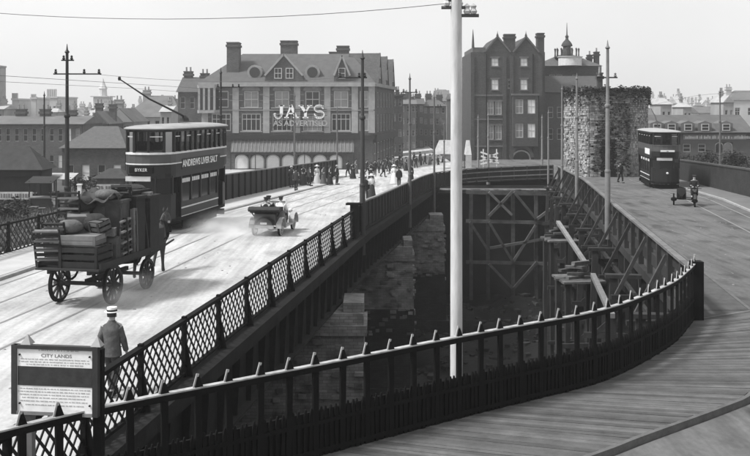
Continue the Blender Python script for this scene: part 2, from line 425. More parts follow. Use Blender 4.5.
# ------------------------------------------------------------------ spiked fence round the head of the gap
fence = thing('spiked_fence', 'black spiked iron fence curving along the plank walk in front', 'fence', (0, 0, 0))
def picket_mesh(w, h, tip, t=.03):
    return MB().prism([(-w / 2, 0), (w / 2, 0), (w / 2, h - tip), (w * .12, h), (-w * .12, h), (-w / 2, h - tip)], -t / 2, t / 2).mesh('picket', IRON)
def spike_mesh():
    b = MB(); b.bb((-.05, -.025, 0), (.05, .025, 1.5))
    b.add([(-.07, -.04, 1.5), (.07, -.04, 1.5), (.07, .04, 1.5), (-.07, .04, 1.5), (-.01, 0, 1.71), (.01, 0, 1.71)],
          [(0, 1, 5, 4), (1, 2, 5), (2, 3, 4, 5), (3, 0, 4), (3, 2, 1, 0)])
    return b.mesh('spiked_post', IRON)
def spike_lit_edge(sg):
    return MB().bar((sg * .068, 0, 1.52), (sg * .01, 0, 1.715), .045, .014, up=(0, 1, 0)).mesh('spike_lit_edge', RAILTOP_LITEDGE)
RAILTOP_LITEDGE = mat('worn_top_lit_edge', .34, .5, .5, 5, spec=.5)
EDG = [spike_lit_edge(-1)]  # pale strip on each spike's left slope paints the sunlit edge
SPK = spike_mesh(); DOG = picket_mesh(.06, .84, .1)
NS = int(FLEN / .5)
SP, _ = smooth_curve(FENCE, NS * 5 + 1)
for i, p in enumerate(SP):
    d = (SP[min(i + 1, len(SP) - 1)] - SP[max(i - 1, 0)]); a = math.atan2(d.y, d.x)
    if i % 5 == 0:
        po = share('spiked_post', SPK, fence, (p.x, p.y, .05 - random.uniform(0, .02)), a + random.uniform(-.04, .04)); po.rotation_euler[1] = random.uniform(-.018, .018)
        for em_ in EDG: share('spike_lit_edge', em_, po)
    else: share('picket', DOG, fence, (p.x, p.y, .05), a + random.uniform(-.06, .06)).rotation_euler[1] = random.uniform(-.03, .03)
RAILTOP_LITEDGE = mat('worn_top_lit_edge', .34, .5, .5, 5, spec=.5)
for z, h, t, nm in ((1.46, .09, .09, 'top_rail'), (.62, .06, .05, 'middle_rail'), (.16, .07, .05, 'bottom_rail')):
    b = MB(); rows = []
    for i, p in enumerate(fen_fine):
        d = (fen_fine[min(i + 1, 199)] - fen_fine[max(i - 1, 0)]).normalized(); nx = Vector((d.y, -d.x)) * (t / 2)
        rows.append([(p.x - nx.x, p.y - nx.y, z), (p.x + nx.x, p.y + nx.y, z), (p.x + nx.x, p.y + nx.y, z + h), (p.x - nx.x, p.y - nx.y, z + h)])
    b.loft(rows); b.build(nm, IRON, fence)
b = MB(); rows = []
for i, p in enumerate(fen_fine):
    d = (fen_fine[min(i + 1, 199)] - fen_fine[max(i - 1, 0)]).normalized(); nx = Vector((d.y, -d.x)) * .05
    rows.append([(p.x - nx.x, p.y - nx.y, 1.553), (p.x + nx.x, p.y + nx.y, 1.553), (p.x + nx.x, p.y + nx.y, 1.575), (p.x - nx.x, p.y - nx.y, 1.575)])
b.loft(rows); b.build('rail_cap', RAILTOP_LITEDGE, fence)
MB().bb((8.22, 24.55, -.3), (8.5, 24.85, 1.62)).build('end_post', IRON, fence)
b = MB(); rows = []                            # kick boards closing the foot of the fence
for i, p in enumerate(fen_fine):
    d = (fen_fine[min(i + 1, 199)] - fen_fine[max(i - 1, 0)]).normalized(); nx = Vector((d.y, -d.x)) * .02
    p = p - nx * 2.6
    rows.append([(p.x - nx.x, p.y - nx.y, -.3), (p.x + nx.x, p.y + nx.y, -.3), (p.x + nx.x, p.y + nx.y, .82), (p.x - nx.x, p.y - nx.y, .82)])
b.loft(rows); b.build('kick_board', BLACK, fence)
# ------------------------------------------------------------------ left bridge: girders
HL = math.atan2(.145, 1)
def seg_pts(xf, zf, Y): return Vector((xf(Y), Y, zf(Y)))
def bridge(label, xf, sgn):
    br = thing('plate_girder', label, 'girder', (xf(10), 10, -2))
    O = br.location
    def L(p): return Vector(p) - Vector(O)
    ys = rng(8, 84, 4)
    for nm, z0, z1, x0, x1 in (('web', -1.75, -.36, 0, .04), ('top_flange', -.359, -.30, -.22, .26), ('bottom_flange', -1.82, -1.751, -.22, .26), ('deck_ledge', -.3, .02, -.135, .3)):
        b = MB(); rows = []
        for Y in ys:
            x = xf(Y) + sgn * .0; z = zL(Y)
            rows.append([L((x + sgn * x0, Y, z + z0)), L((x + sgn * x1, Y, z + z0)), L((x + sgn * x1, Y, z + z1)), L((x + sgn * x0, Y, z + z1))])
        b.loft(rows); b.build(nm, IRON2, br)
    st = MB().prism([(.041, -1.75), (.16, -1.75), (.24, -.36), (.041, -.36)], -.03, .03).mesh('stiffener', IRON2)
    if sgn > 0:
        for Y in rng(10, 83, 1.15):
            share('stiffener', st, br, L((xf(Y), Y, zL(Y))), -HL)
    return br
bridge('riveted dark plate girder carrying the left road above the gap', lambda Y: XR(Y) + .05, 1)
bridge('plate girder under the far left parapet of the left bridge', lambda Y: XL(Y) + .3, -1)
# cross bearers under the deck
for i, Y in enumerate(rng(14, 82, 4)):
    b = MB().bar((XL(Y) + .5, Y, zL(Y) - .62), (XR(Y), Y, zL(Y) - .62), .3, .45)
    tag(b.build('cross_girder', IRON2), 'iron cross girder under the left road deck, %s counting away from the notice board' % ORD[i], 'girder', 'cross girders under the left road')
# brick piers standing in the gap
for k, (Y, ov, lab) in enumerate(((35.4, 1.25, 'weathered brick pier under the left bridge, nearest the spiked fence'), (54.5, 1.0, 'middle weathered brick pier under the left bridge'), (71.5, 1.5, 'farthest weathered brick pier under the left bridge'))):
    t = thing('bridge_pier', lab, 'pier', (XR(Y) + ov, Y, -11.3), -.0, 'brick piers of the left bridge')
    zt = zL(Y) - 1.83 + 11.3; wid = XR(Y) + ov - XL(Y) - 2.5
    b = MB(); d = 1.1
    rings = []
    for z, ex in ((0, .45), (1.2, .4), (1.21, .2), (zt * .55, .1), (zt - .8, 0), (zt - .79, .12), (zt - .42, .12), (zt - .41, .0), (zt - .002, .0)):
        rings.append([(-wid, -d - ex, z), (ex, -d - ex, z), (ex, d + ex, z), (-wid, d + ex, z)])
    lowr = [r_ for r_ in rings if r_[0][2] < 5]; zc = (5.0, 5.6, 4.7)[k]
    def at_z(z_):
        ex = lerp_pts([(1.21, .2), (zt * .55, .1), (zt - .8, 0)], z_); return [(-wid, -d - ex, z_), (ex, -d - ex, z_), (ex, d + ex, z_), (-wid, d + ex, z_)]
    MB().loft([r_ for r_ in rings if r_[0][2] < zc] + [at_z(zc)]).build('shaded_base', mat('shaded_masonry', .03, .9, .5, 1.2, .5, 1.4, kind='brick'), t)  # lower pier darker: shade in the gap put into the brick colour
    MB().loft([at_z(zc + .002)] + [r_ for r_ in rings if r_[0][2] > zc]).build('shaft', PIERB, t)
    cap = MB().bb((-ov + .5, -.9, zt), (.0, .9, zt + .35)); cap.build('bearing_stone', PIERB, t)
    # rough stones left proud of the face
    s = MB()
    for _ in range(55):
        z = random.uniform(4.2, zt - .9); x = -random.uniform(.1, 3.4); s.box((x, -d - .1 - .12 * (1 - z / zt), z), (random.uniform(.2, .45), random.uniform(.06, .14), random.uniform(.1, .2)))
    for _ in range(20):
        z = random.uniform(4.2, zt - .9); s.box((.08, random.uniform(-d, d), z), (random.uniform(.1, .3), random.uniform(.2, .45), random.uniform(.1, .2)))
    tag(s.build('facing_stone', mat('facing_stone', .17, .95, .5, 2, .4, island=.5), t), kind='stuff')
# ------------------------------------------------------------------ lattice parapet
LATM = mat('lattice_iron', .012, .6, .3, 5)
def lattice_panel(L_, H, pitch=.3, w=.05, t=.014):
    b = MB()
    for sg in (1, -1):
        c = -H
        while c < L_:
            x0, x1 = max(c, 0), min(c + H, L_)
            if x1 - x0 > .03:
                z0, z1 = (x0 - c), (x1 - c)
                if sg < 0: z0, z1 = H - z0, H - z1
                b.bar((x0, .009 * sg, z0), (x1, .009 * sg, z1), t, w, up=(-(z1 - z0), 0, x1 - x0))
            c += pitch
    return b
def post_mesh(h):
    b = MB(); b.bb((-.045, -.05, 0), (.045, .05, h)); b.bb((-.07, -.075, 0), (.07, .075, .2)); b.bb((-.06, -.065, h - .13), (.06, .065, h - .09))
    b.prism([(.05, 0), (.19, 0), (.055, .7)], -.025, .025)     # raking bracket to the outside
    return b.mesh('post', IRON)
def lattice_parapet(label, xf, ya, yb, n, side, H=1.18):
    t = thing('lattice_parapet', label, 'railing', seg_pts(xf, zL, ya))
    O = Vector(t.location); pm = post_mesh(H + .06)
    yy = rng(ya, yb, (yb - ya) / n)
    for i, Y in enumerate(yy):
        p = seg_pts(xf, zL, Y) - O
        share('post', pm, t, (p.x, p.y, p.z + .04), (-HL if side > 0 else math.pi - HL))
    pm2 = {}
    for a, c in zip(yy, yy[1:]):
        p, q = seg_pts(xf, zL, a), seg_pts(xf, zL, c); d = q - p
        L_ = d.length
        key = round(L_, 3)
        if key not in pm2: pm2[key] = lattice_panel(L_ - .11, H - .16).mesh('lattice_panel', LATM)
        o = share('lattice_panel', pm2[key], t, p - O + d.normalized() * .055 + Vector((0, 0, .12)))
        o.rotation_euler = Matrix((d.normalized(), Vector((-d.y, d.x, 0)).normalized(), d.normalized().cross(Vector((-d.y, d.x, 0)).normalized()))).transposed().to_euler()
        P, Q = p - O, q - O
        MB().bar(P + Vector((0, 0, H + .02)), Q + Vector((0, 0, H + .02)), .13, .07).build('hand_rail', IRON, t)
        MB().bar(P + Vector((0, 0, .1)), Q + Vector((0, 0, .1)), .09, .06).build('bottom_rail', IRON, t)
    return t
lattice_parapet('black iron lattice parapet running beside the man in the straw hat', lambda Y: XR(Y) - .02, 8.2, 40.4, 14, 1)
lattice_parapet('black iron lattice parapet behind the loaded horse cart at the left', lambda Y: XL(Y), 20, 57, 16, -1)
# big terminal post at the break
t = thing('terminal_post', 'stout square post with flat cap where the lattice parapet ends', 'post', (XR(40.75), 40.75, zL(40.75) + .03), -HL)
MB().bb((-.16, -.16, 0), (.16, .16, 1.42)).build('shaft', IRON, t)
MB().bb((-.34, -.22, 1.42), (.34, .22, 1.5)).build('cap', IRON, t)
# panelled parapet beyond, turning across the far end of the gap
PAN = [(XR(41.1), 41.1)] + [(XR(Y), Y) for Y in (46, 52, 58, 64, 70)] + [(4.25, 75), (5.0, 78.5), (6.3, 81.8), (8.2, 83.8), (10.5, 84.7), (13.2, 84.9), (15.9, 84.9)]
PP, PLEN = smooth_curve(PAN, 46)
def zfence(p):
    z = zL(p.y)
    if p.x > 6: z = lerp_pts([(6, zL(82)), (16, zR(85))], p.x)
    return z
t = thing('panelled_parapet', 'dark panelled parapet with upright battens curving round the far end of the gap', 'railing', (PP[0].x, PP[0].y, zL(41)))
O = Vector(t.location)
bat = MB().bb((-.05, -.075, 0), (.05, .075, 1.3)).mesh('batten', mat('weathered_post', .035, .8, .3, 4))
PANELM = mat('panel_iron', .012, .7, .4, 1.5)
CAPM = mat('worn_cap', .16, .6, .3, 3)
for i, p in enumerate(PP):
    q = PP[min(i + 1, 45)]; pr = PP[max(i - 1, 0)]; d = (q - pr)
    share('batten', bat, t, Vector((p.x, p.y, zfence(p) + .03)) - O, math.atan2(d.y, d.x))
    if i < 45:
        a = Vector((p.x, p.y, zfence(p))) - O; c = Vector((q.x, q.y, zfence(q))) - O
        MB().bar(a + Vector((0, 0, .74)), c + Vector((0, 0, .74)), .05, 1.1).build('panel', PANELM, t)
        MB().bar(a + Vector((0, 0, 1.36)), c + Vector((0, 0, 1.36)), .17, .07).build('hand_rail', CAPM, t)
        if p.x > 6:
            for zz_ in (.95, .5): MB().bar(a + Vector((0, -.05, zz_)), c + Vector((0, -.05, zz_)), .06, .09).build('middle_rail', CAPM, t)
        MB().bar(a + Vector((0, 0, .12)), c + Vector((0, 0, .12)), .2, .1).build('bottom_rail', IRON2, t)
# tall boarded hoarding at the far left edge of the left bridge
t = thing('boarded_hoarding', 'tall dark boarded hoarding along the pavement below the shop awning', 'hoarding', (XL(57.4), 57.4, zL(57.4)))
O = Vector(t.location)
yy = rng(57.4, 104, 1.5)
for a, c in zip(yy, yy[1:]):
    p = seg_pts(XL, zL, a) - O; q = seg_pts(XL, zL, c) - O
    MB().bar(p + Vector((0, 0, .9)), q + Vector((0, 0, .9)), .06, 1.72).build('board_panel', mat('tarred_board', .018, .85, .4, 2, .2, island=.3, stretch=(4, 4, .5)), t)
    MB().bar(p + Vector((0, 0, 1.81)), q + Vector((0, 0, 1.81)), .16, .08).build('coping', CAPM, t)
    MB().bb((-.07, -.07, 0), (.07, .07, 1.78)).build('post', IRON, t, loc=p + Vector((.07, 0, 0)))
# ------------------------------------------------------------------ trestle at the far end of the gap
def brace(parent, nm, p, q, w=.16, m_=TIMBER): MB().bar(p, q, w, w * .8).build(nm, m_, parent)
tr = thing('timber_trestle', 'tall braced timber trestle carrying the platform at the far end of the gap', 'trestle', (11, 83.5, -11))
def T(px, py, Y=83.0): return img(px, py, Y) - Vector(tr.location)
TM2 = mat('trestle_timber', .075, .9, .4, 2, .3, island=.4)
for px in (471, 488, 513, 536, 556):
    for dY in (0, 2.2):
        MB().bar(T(px, 190, 82.6 + dY), T(px, 190, 82.6 + dY) * 1.0 + Vector((0, 0, -11.1 + -(T(px, 190, 82.6 + dY).z) + 11.0)), .3, .3, up=(0, 1, 0)).build('upright', TM2, tr)
for py, w_ in ((192, .34), (221, .28), (262, .28)):
    MB().bar(T(466, py, 82.4), T(560, py + 2, 82.4), .16, w_).build('cross_beam', TM2, tr)
for a in (((489, 192), (512, 215)), ((512, 192), (489, 216)), ((514, 192), (536, 219)), ((537, 219), (556, 205)), ((489, 222), (513, 262)), ((536, 225), (513, 262)), ((490, 248), (550, 238)), ((537, 262), (514, 288)), ((489, 264), (512, 288)), ((470, 222), (488, 250))):
    brace(tr, 'brace', T(*a[0], 82.2), T(*a[1], 82.2), .27, mat('brace_timber', .09, .9, .4, 2, .3, island=.4))
b = MB().bb((-5.6, .2, 9.1), (5.2, 2.6, 9.35)); b.build('platform', TM2, tr)
for i in range(26):
    MB().bb((-5.3 + i * .4, -.05 - random.uniform(0, .12), 9.36), (-5.3 + i * .4 + .36, .9, 9.42)).build('plank', mat('platform_plank', .11, .9, .4, 2, .2, island=.5), tr)
# ------------------------------------------------------------------ right bridge: timber parapet, bents, raking struts
tp = thing('timber_parapet', 'dark timber parapet with pale cap rail along the right-hand road', 'railing', (XB(25), 25, 0))
O = Vector(tp.location)
yy = rng(25.0, 84.4, 1.98)
pst = MB().bb((-.1, -.1, -1.7), (.1, .1, 1.2)).mesh('post', TIMBER)
for i, (a, c) in enumerate(zip(yy, yy[1:])):
    p, q = seg_pts(XB, zR, a) - O, seg_pts(XB, zR, c) - O
    share('post', pst, tp, p, -.13)
    MB().bar(p + Vector((0, 0, 1.24)), q + Vector((0, 0, 1.24)), .2, .075).build('cap_rail', mat('cap_rail', .13, .8, .3, 3, .2, island=.2), tp)
    MB().bar(p + Vector((.06, 0, .95)), q + Vector((.06, 0, .95)), .05, .3).build('upper_board', TIMBER, tp)
    MB().bar(p + Vector((.06, 0, .4)), q + Vector((.06, 0, .4)), .05, .42).build('lower_board', TIMBER, tp)
    MB().bar(p + Vector((-.0, 0, -.28)), q + Vector((0, 0, -.28)), .28, .32).build('edge_beam', TIMBER, tp)
    MB().bar(p + Vector((-.3, 0, -1.2)), q + Vector((-.3, 0, -1.2)), .12, .16).build('waling', TIMBER, tp)
    if i % 2 == 0:
        MB().bar(p + Vector((-.1, .1, 1.1)), p + Vector((-1.15, .1, -.9)), .1, .12).build('raking_strut', mat('strut_timber', .04, .9, .4, 3, .2, island=.4), tp)
        MB().bar(p + Vector((-1.35, .0, -.95)), p + Vector((.3, .0, -.95)), .14, .14).build('outrigger', TIMBER, tp)
for k, Y in enumerate((27.5, 34, 40.5, 47, 53.5, 60, 66.5, 73, 79.5)):
    t = thing('timber_bent', 'timber pile bent under the right-hand road, %s counting away from the spiked fence' % ORD[k], 'trestle', (XB(Y), Y, -11.4), -.13, 'pile bents under the right-hand road')
    h = 11.4 + zR(Y) - .5
    for x in (-1.1, .0, 2.4, 5, 7.4):
        MB().bar((x * 1.0 - (.35 if x < 0 else 0), 0, 0), (x + (.0 if x < 0 else 0), 0, h), .26, .26, up=(0, 1, 0)).build('pile', TIMBER, t)
    MB().bb((-1.4, -.18, h), (8, .18, h + .13)).build('cap_beam', TIMBER, t)
    for z in (3.4, 7.2): MB().bb((-1.6, -.25, z), (8, -.13, z + .24)).build('cross_beam', TIMBER, t)
    for z in (3.6, 7.4):
        MB().bar((-1.1, -.2, z), (2.4, -.2, z + 3.2), .1, .2).build('brace', TIMBER, t)
        MB().bar((2.4, .2, z), (-1.1, .2, z + 3.2), .1, .2).build('brace', TIMBER, t)
# loose timbers lying in the gap
def loose(label, p, q, w, h, m_=TIMBER_L, group=None): return tag(MB().bar(p, q, w, h).build('timber_baulk', m_), label, 'timber', group)
loose('pale squared timber leaning against the trestle side, upper one', img(558, 222, 50), img(586, 264, 44), .2, .15)
loose('pale squared timber sloping down behind the fence spikes, lower one', img(593, 275, 40), img(612, 316, 32), .2, .16)
# staging platforms with planks, seen below the right-hand parapet
for k, (px, py, Y, lab) in enumerate(((560, 240, 56, 'stacked timber staging beneath the right parapet, farther pile'), (578, 280, 42, 'stacked timber staging beneath the right parapet, nearer pile'))):
    p = img(px, py, Y); t = thing('timber_staging', lab, 'staging', (p.x, p.y, -11.3), .1)
    H = p.z + 11.3
    for x in (-.7, .7):
        for y in (-.7, .7): MB().bb((x - .1, y - .1, 0), (x + .1, y + .1, H)).build('upright', TIMBER, t)
    for z in (H * .35, H * .7): MB().bb((-1.0, -.9, z), (1.0, -.8, z + .2)).build('ledger', TIMBER, t)
    for i in range(5): MB().box((random.uniform(-.1, .1), -.8 + i * .4, H + .05), (1.9, .34, .09), random.uniform(-.05, .05)).build('plank', mat('staging_plank', .1, .9, .4, 3, .2, island=.6), t)
    for i in range(6): MB().box((random.uniform(-.3, .3), random.uniform(-.4, .4), H + .16 + i * .13), (random.uniform(.8, 1.5), .2, .11), random.uniform(-.5, .5)).build('batten', mat('staging_plank', .3), t)
# rubble on the floor of the gap
b = MB()
for _ in range(900):
    Y = random.uniform(36, 82); X = random.uniform(XR(Y) - 5, XB(Y) + 4); s = random.uniform(.08, .4)
    b.box((X, Y, ground_z(X, Y) + s * .2), (s * random.uniform(.6, 1.8), s, s * .7), random.uniform(0, 3))
tag(b.build('rubble', mat('rubble', .03, .95, .4, 3, island=.8)), 'scattered stone and brick rubble on the floor of the gap', 'rubble', kind='stuff')
# right-hand boundary wall
t = thing('boundary_wall', 'long dark brick wall with coping along the right edge of the road', 'wall', (XW(24), 24, 0))
O = Vector(t.location)
for a, c in zip(rng(24, 92, 4), rng(24, 92, 4)[1:]):
    p = Vector((XW(a) + .5, a, zR(a))) - O; q = Vector((XW(c) + .5, c, zR(c))) - O
    MB().bar(p + Vector((0, 0, .65)), q + Vector((0, 0, .65)), .35, 2.2).build('wall_length', mat('wall_brick', .028, .9, .4, 1, .4, 2.2, kind='brick'), t)
    MB().bar(p + Vector((0, 0, 1.8)), q + Vector((0, 0, 1.8)), .46, .1).build('coping', mat('wall_coping', .05, .9, .3, 2), t)
# ------------------------------------------------------------------ tram and telegraph poles
def pole(label, X, Y, zb, top, r, m_=POLE, arms=(), group='overhead wire poles', base=True):
    t = thing('tram_pole', label, 'pole', (X, Y, zb), 0, group); h = top - zb
    MB().lathe(([(r, 0), (r * .95, h * .35), (r * .8, h * .36), (r * .72, h * .7), (r * .6, h * .705), (r * .5, h)] if m_ is not POLEW else [(r, 0), (r * .96, h * .36), (r * .9, h * .7), (r * .86, h)]), n=10).build('shaft', m_, t, True)
    if base: MB().lathe([(r * 1.6, 0), (r * 1.6, .25), (r * 1.15, .5), (r * 1.15, .9), (r * .9, .95)], n=10).build('base', m_, t, True)
    MB().lathe([(r * .5, h), (r * .9, h + .06), (r * .35, h + .16), (.01, h + .42)], n=8).build('finial', m_, t, True)
    for zf_ in ((.36, .705) if m_ is not POLEW else ()):
        MB().lathe([(r * .95, h * zf_ - .1), (r * 1.02, h * zf_ - .08), (r * 1.02, h * zf_ + .02), (r * .8, h * zf_ + .06)], n=10).build('collar', m_, t, True)
    for z, x0, x1 in arms:
        MB().tube([(x0, 0, z - zb), (x1, 0, z - zb)], .035, 6).build('cross_arm', DARK if m_ is not POLEW else POLE, t)
        for x in [x0 + .1, x1 - .1] + ([(x0 + x1) / 2 + .3] if x1 - x0 > 1 else []):
            MB().lathe([(.05, 0), (.07, .05), (.04, .1), (.06, .15), (.0, .2)], (x, 0, z - zb + .03), 6).build('insulator', m_, t)
    return t
pole('thick white painted pole rising from behind the middle of the spiked fence', 1.52, 17.75, -3, 9.2, .118, POLEW, ((7.48, -.28, .16), (7.33, .1, .42), (7.62, -.2, .1)))
pole('dark pole with crossarm beside the end of the lattice parapet', XR(42) + .15, 42, zL(42) - .9, 7.75, .13, mat('dark_pole', .035, .6, .2, 3), ((6.95, -1.1, .2),), base=False)
pole('slim pole on the panelled parapet, nearest beyond the dark crossarm pole', XR(60.4) + .25, 60.4, -2, 7.4, .11, arms=((6.6, -.5, .5),), base=False)
pole('slim pole on the panelled parapet, just before it curves', XR(78) + .25, 76.5, -3, 6.4, .11, arms=((5.7, -.6, .6),), base=False)
pole('tall dark pole with long crossarm behind the loaded cart', XL(41.7) - .35, 41.7, -1.2, 8.0, .13, DARK, ((7.1, -.6, 1.5), (7.7, -.25, .3)), base=False)
pole('thin pole standing on waste ground at the far left', -27.5, 79, ground_z(-27.5, 79), 6.6, .12, DARK)
pole('dark pole rising behind the rear of the left tram', XL(63.5) - .3, 63.5, -1.6, 7.9, .12, DARK, ((7.0, -.3, 1.3),), base=False)
pole('slim pole on the hoarding in front of the large shop sign', XL(85) - .3, 85, ground_z(XL(85), 85) , 6.6, .11, POLE, base=False)
pole('slim pole by the right end of the shop awning', -4.1, 103, zL(103), 5.4, .1, POLE)
pole('grey pole fixed to the timber parapet, nearest the corner of the fence', XB(43.5) - .25, 43.5, -.4, 8.3, .135, mat('grey_pole', .16, .6, .2, 3), ((7.0, -.5, .45),), base=False)
pole('grey pole on the timber parapet, second from the corner of the fence', XB(60) - .3, 60, -.6, 7.4, .12, mat('grey_pole', .3), ((6.6, -.4, .4),), base=False)
pole('grey pole on the timber parapet, third from the corner of the fence', XB(74) - .3, 74, -2.2, 7.0, .11, mat('grey_pole', .3), base=False)
pole('pale thin pole at the far corner of the gap', XB(83) - .8, 83.5, -2.0, 5.1, .1, mat('grey_pole', .3), base=False)
pole('pale thin pole beyond the far parapet, near the dark gabled building', 16.0, 91, zL(91), 4.6, .11, mat('grey_pole', .3))
pole('pale thin pole in front of the crossed boards', 10.25, 86, zL(86), 4.9, .11, mat('grey_pole', .3))
pole('pale thin pole left of the crossed boards', 10.2, 94, zL(94), 4.6, .1, mat('grey_pole', .3))
pole('thin pole behind the right-hand wall', 27.6, 76, ground_z(27.6, 76), 6.8, .1, POLE)
pole('thin pole in the street beyond the awning tents', 6.7, 92, zL(92), 4.0, .09, POLE)
def wire(label, pts, r=.007):
    tag(MB().tube(pts, r, 5).build('overhead_wire', mat('wire', .12, .6)), label, 'wire', 'overhead wires')
def sag(p, q, s, n=14):
    p = Vector(p); q = Vector(q); return [p.lerp(q, k / n) - Vector((0, 0, s * 4 * (k / n) * (1 - k / n))) for k in range(n + 1)]
wire('thin wire crossing the sky at upper left to the white pole', sag((-9.6, 20, 7.75), (1.3, 17.75, 7.55), .28))
wire('wire from the tall dark pole over the left tram to the crossarm pole', sag((XL(41.7) + .8, 41.7, 7.1), (XR(42) - .8, 42, 6.95), .25), .008)
for s, w_ in ((3.75, 'left'), (6.6, 'right')):
    wire('trolley wire above the %s tram track of the left road' % w_, [(XL(Y) + s, Y, 6.4 + zL(Y)) for Y in rng(14, 84, 5)], .006)
wire('trolley wire above the tram track of the right-hand road', [(XW(Y) - 3.1, Y, 6.4 + zR(Y)) for Y in rng(30, 84, 5)], .008)
# ================================================================== BUILDINGS
def ORD2(k): return ORD[k] if k < 20 else 'twenty-' + ORD[k - 20]
WCACHE = {}
def window(parent, x, z, w, h, y, style='sash', lit=None):
    """window part (frame with bars) and its pane as a sub-part; x,z = lower left corner on the facade, y = wall face"""
    key = (round(w, 2), round(h, 2), style, lit)
    if key not in WCACHE:
        f = MB(); t = min(.12, w * .09)
        arch = style == 'arch'
        if arch:
            n = 8; R = w / 2; zc = h - R * .8
            pts = [(0, 0), (w, 0)] + [(R + R * math.cos(math.pi * k / n), zc + R * .8 * math.sin(math.pi * k / n)) for k in range(n + 1)]
            inn = [(R + (px - R) * .84, .1 + (pz - .1) * .92) for px, pz in pts]
            N = len(pts)
            for k in range(N):
                a, b, c, d = pts[k], pts[(k + 1) % N], inn[(k + 1) % N], inn[k]
                f.add([(a[0], 0, a[1]), (b[0], 0, b[1]), (c[0], 0, c[1]), (d[0], 0, d[1]), (a[0], .1, a[1]), (b[0], .1, b[1]), (c[0], .1, c[1]), (d[0], .1, d[1])], [(0, 1, 2, 3), (3, 2, 6, 7), (0, 4, 5, 1)])
            g = MB().prism(inn, .06, .09)
        else:
            f.bb((0, 0, 0), (w, .1, t)).bb((0, 0, h - t), (w, .1, h)).bb((0, .001, t), (t, .1, h - t)).bb((w - t, .001, t), (w, .1, h - t))
            if style == 'sash': f.bb((t, .01, h * .5 - t * .4), (w - t, .09, h * .5 + t * .4))
            if style in ('sash', 'bars') and w > .9: f.bb((w / 2 - t * .3, .015, t), (w / 2 + t * .3, .085, h - t))
            if style == 'bars':
                f.bb((t, .01, h * .66), (w - t, .09, h * .66 + t * .7))
                if w > 2:
                    for q in (.25, .75): f.bb((w * q - t * .3, .015, t), (w * q + t * .3, .085, h - t))
            g = MB().bb((t * .5, .05, t * .5), (w - t * .5, .07, h - t * .5))
        WCACHE[key] = (f.mesh('window', FRAMEM), g.mesh('pane', {None: GLASS, 'blind': BLIND, 'grey': PANEG}[lit]))
    fm, gm = WCACHE[key]
    o = share('window', fm, parent, (x, y + .1, z)); share('pane', gm, o)
    return o
FRAMEM = mat('window_frame', .42, .7, .1, 3)
PANEG = mat('grey_pane', .2, .25, .3, .4, spec=.6)
def wall(parent, w, h, ops, m_, y=0.0, x0=0.0, z0=0.0, reveal=.22, name='wall', thick=.35, gables=()):
    """front wall in the x,z plane with real openings; ops = (x, z, w, h)"""
    xs = sorted({0, w} | {o[0] for o in ops} | {o[0] + o[2] for o in ops}); zs = sorted({0, h} | {o[1] for o in ops} | {o[1] + o[3] for o in ops})
    b = MB()
    for i in range(len(xs) - 1):
        for j in range(len(zs) - 1):
            cx, cz = (xs[i] + xs[i + 1]) / 2, (zs[j] + zs[j + 1]) / 2
            if any(o[0] < cx < o[0] + o[2] and o[1] < cz < o[1] + o[3] for o in ops): continue
            b.add([(xs[i], 0, zs[j]), (xs[i + 1], 0, zs[j]), (xs[i + 1], 0, zs[j + 1]), (xs[i], 0, zs[j + 1])], [(0, 1, 2, 3)])
    for o in ops:
        x, z, ww, hh = o[:4]; r = reveal
        b.add([(x, 0, z), (x + ww, 0, z), (x + ww, 0, z + hh), (x, 0, z + hh), (x, r, z), (x + ww, r, z), (x + ww, r, z + hh), (x, r, z + hh)], [(0, 4, 5, 1), (1, 5, 6, 2), (2, 6, 7, 3), (3, 7, 4, 0)])
    b.v = [(x + x0, yy + y, z + z0) for x, yy, z in b.v]
    me = bpy.data.meshes.new(name); me.from_pydata(b.v, [], b.f); me.materials.append(m_); me.update()
    o = bpy.data.objects.new(name, me); COL.objects.link(o); o.parent = parent
    return o
def body(parent, w, d, h, m_, y=.36, name='back_wall'):
    return MB().bb((.02, y, 0), (w - .02, d, h - .01)).build(name, m_, parent)
def gable_roof(parent, w, d, h, rise, m_, y0=-.25, axis='x', over=.25, x0=0.0, name='roof'):
    b = MB()
    if axis == 'x':   # ridge along x
        yc = (y0 + d) / 2
        b.add([(x0 - over, y0, h), (x0 + w + over, y0, h), (x0 + w + over, d + .2, h), (x0 - over, d + .2, h), (x0 - over, yc, h + rise), (x0 + w + over, yc, h + rise)], [(0, 1, 5, 4), (2, 3, 4, 5), (1, 2, 5), (3, 0, 4), (3, 2, 1, 0)])
    elif axis == 'hip':
        yc = (y0 + d) / 2; k = min(w * .3, d / 2)
        b.add([(x0 - over, y0, h), (x0 + w + over, y0, h), (x0 + w + over, d + .2, h), (x0 - over, d + .2, h), (x0 + k, yc, h + rise), (x0 + w - k, yc, h + rise)], [(0, 1, 5, 4), (2, 3, 4, 5), (1, 2, 5), (3, 0, 4), (3, 2, 1, 0)])
    else:
        xc = x0 + w / 2
        b.add([(x0 - over, y0, h), (x0 + w + over, y0, h), (x0 + w + over, d, h), (x0 - over, d, h), (xc, y0, h + rise), (xc, d, h + rise)], [(0, 1, 4), (2, 3, 5), (1, 2, 5, 4), (3, 0, 4, 5), (3, 2, 1, 0)])
    return b.build(name, m_, parent)
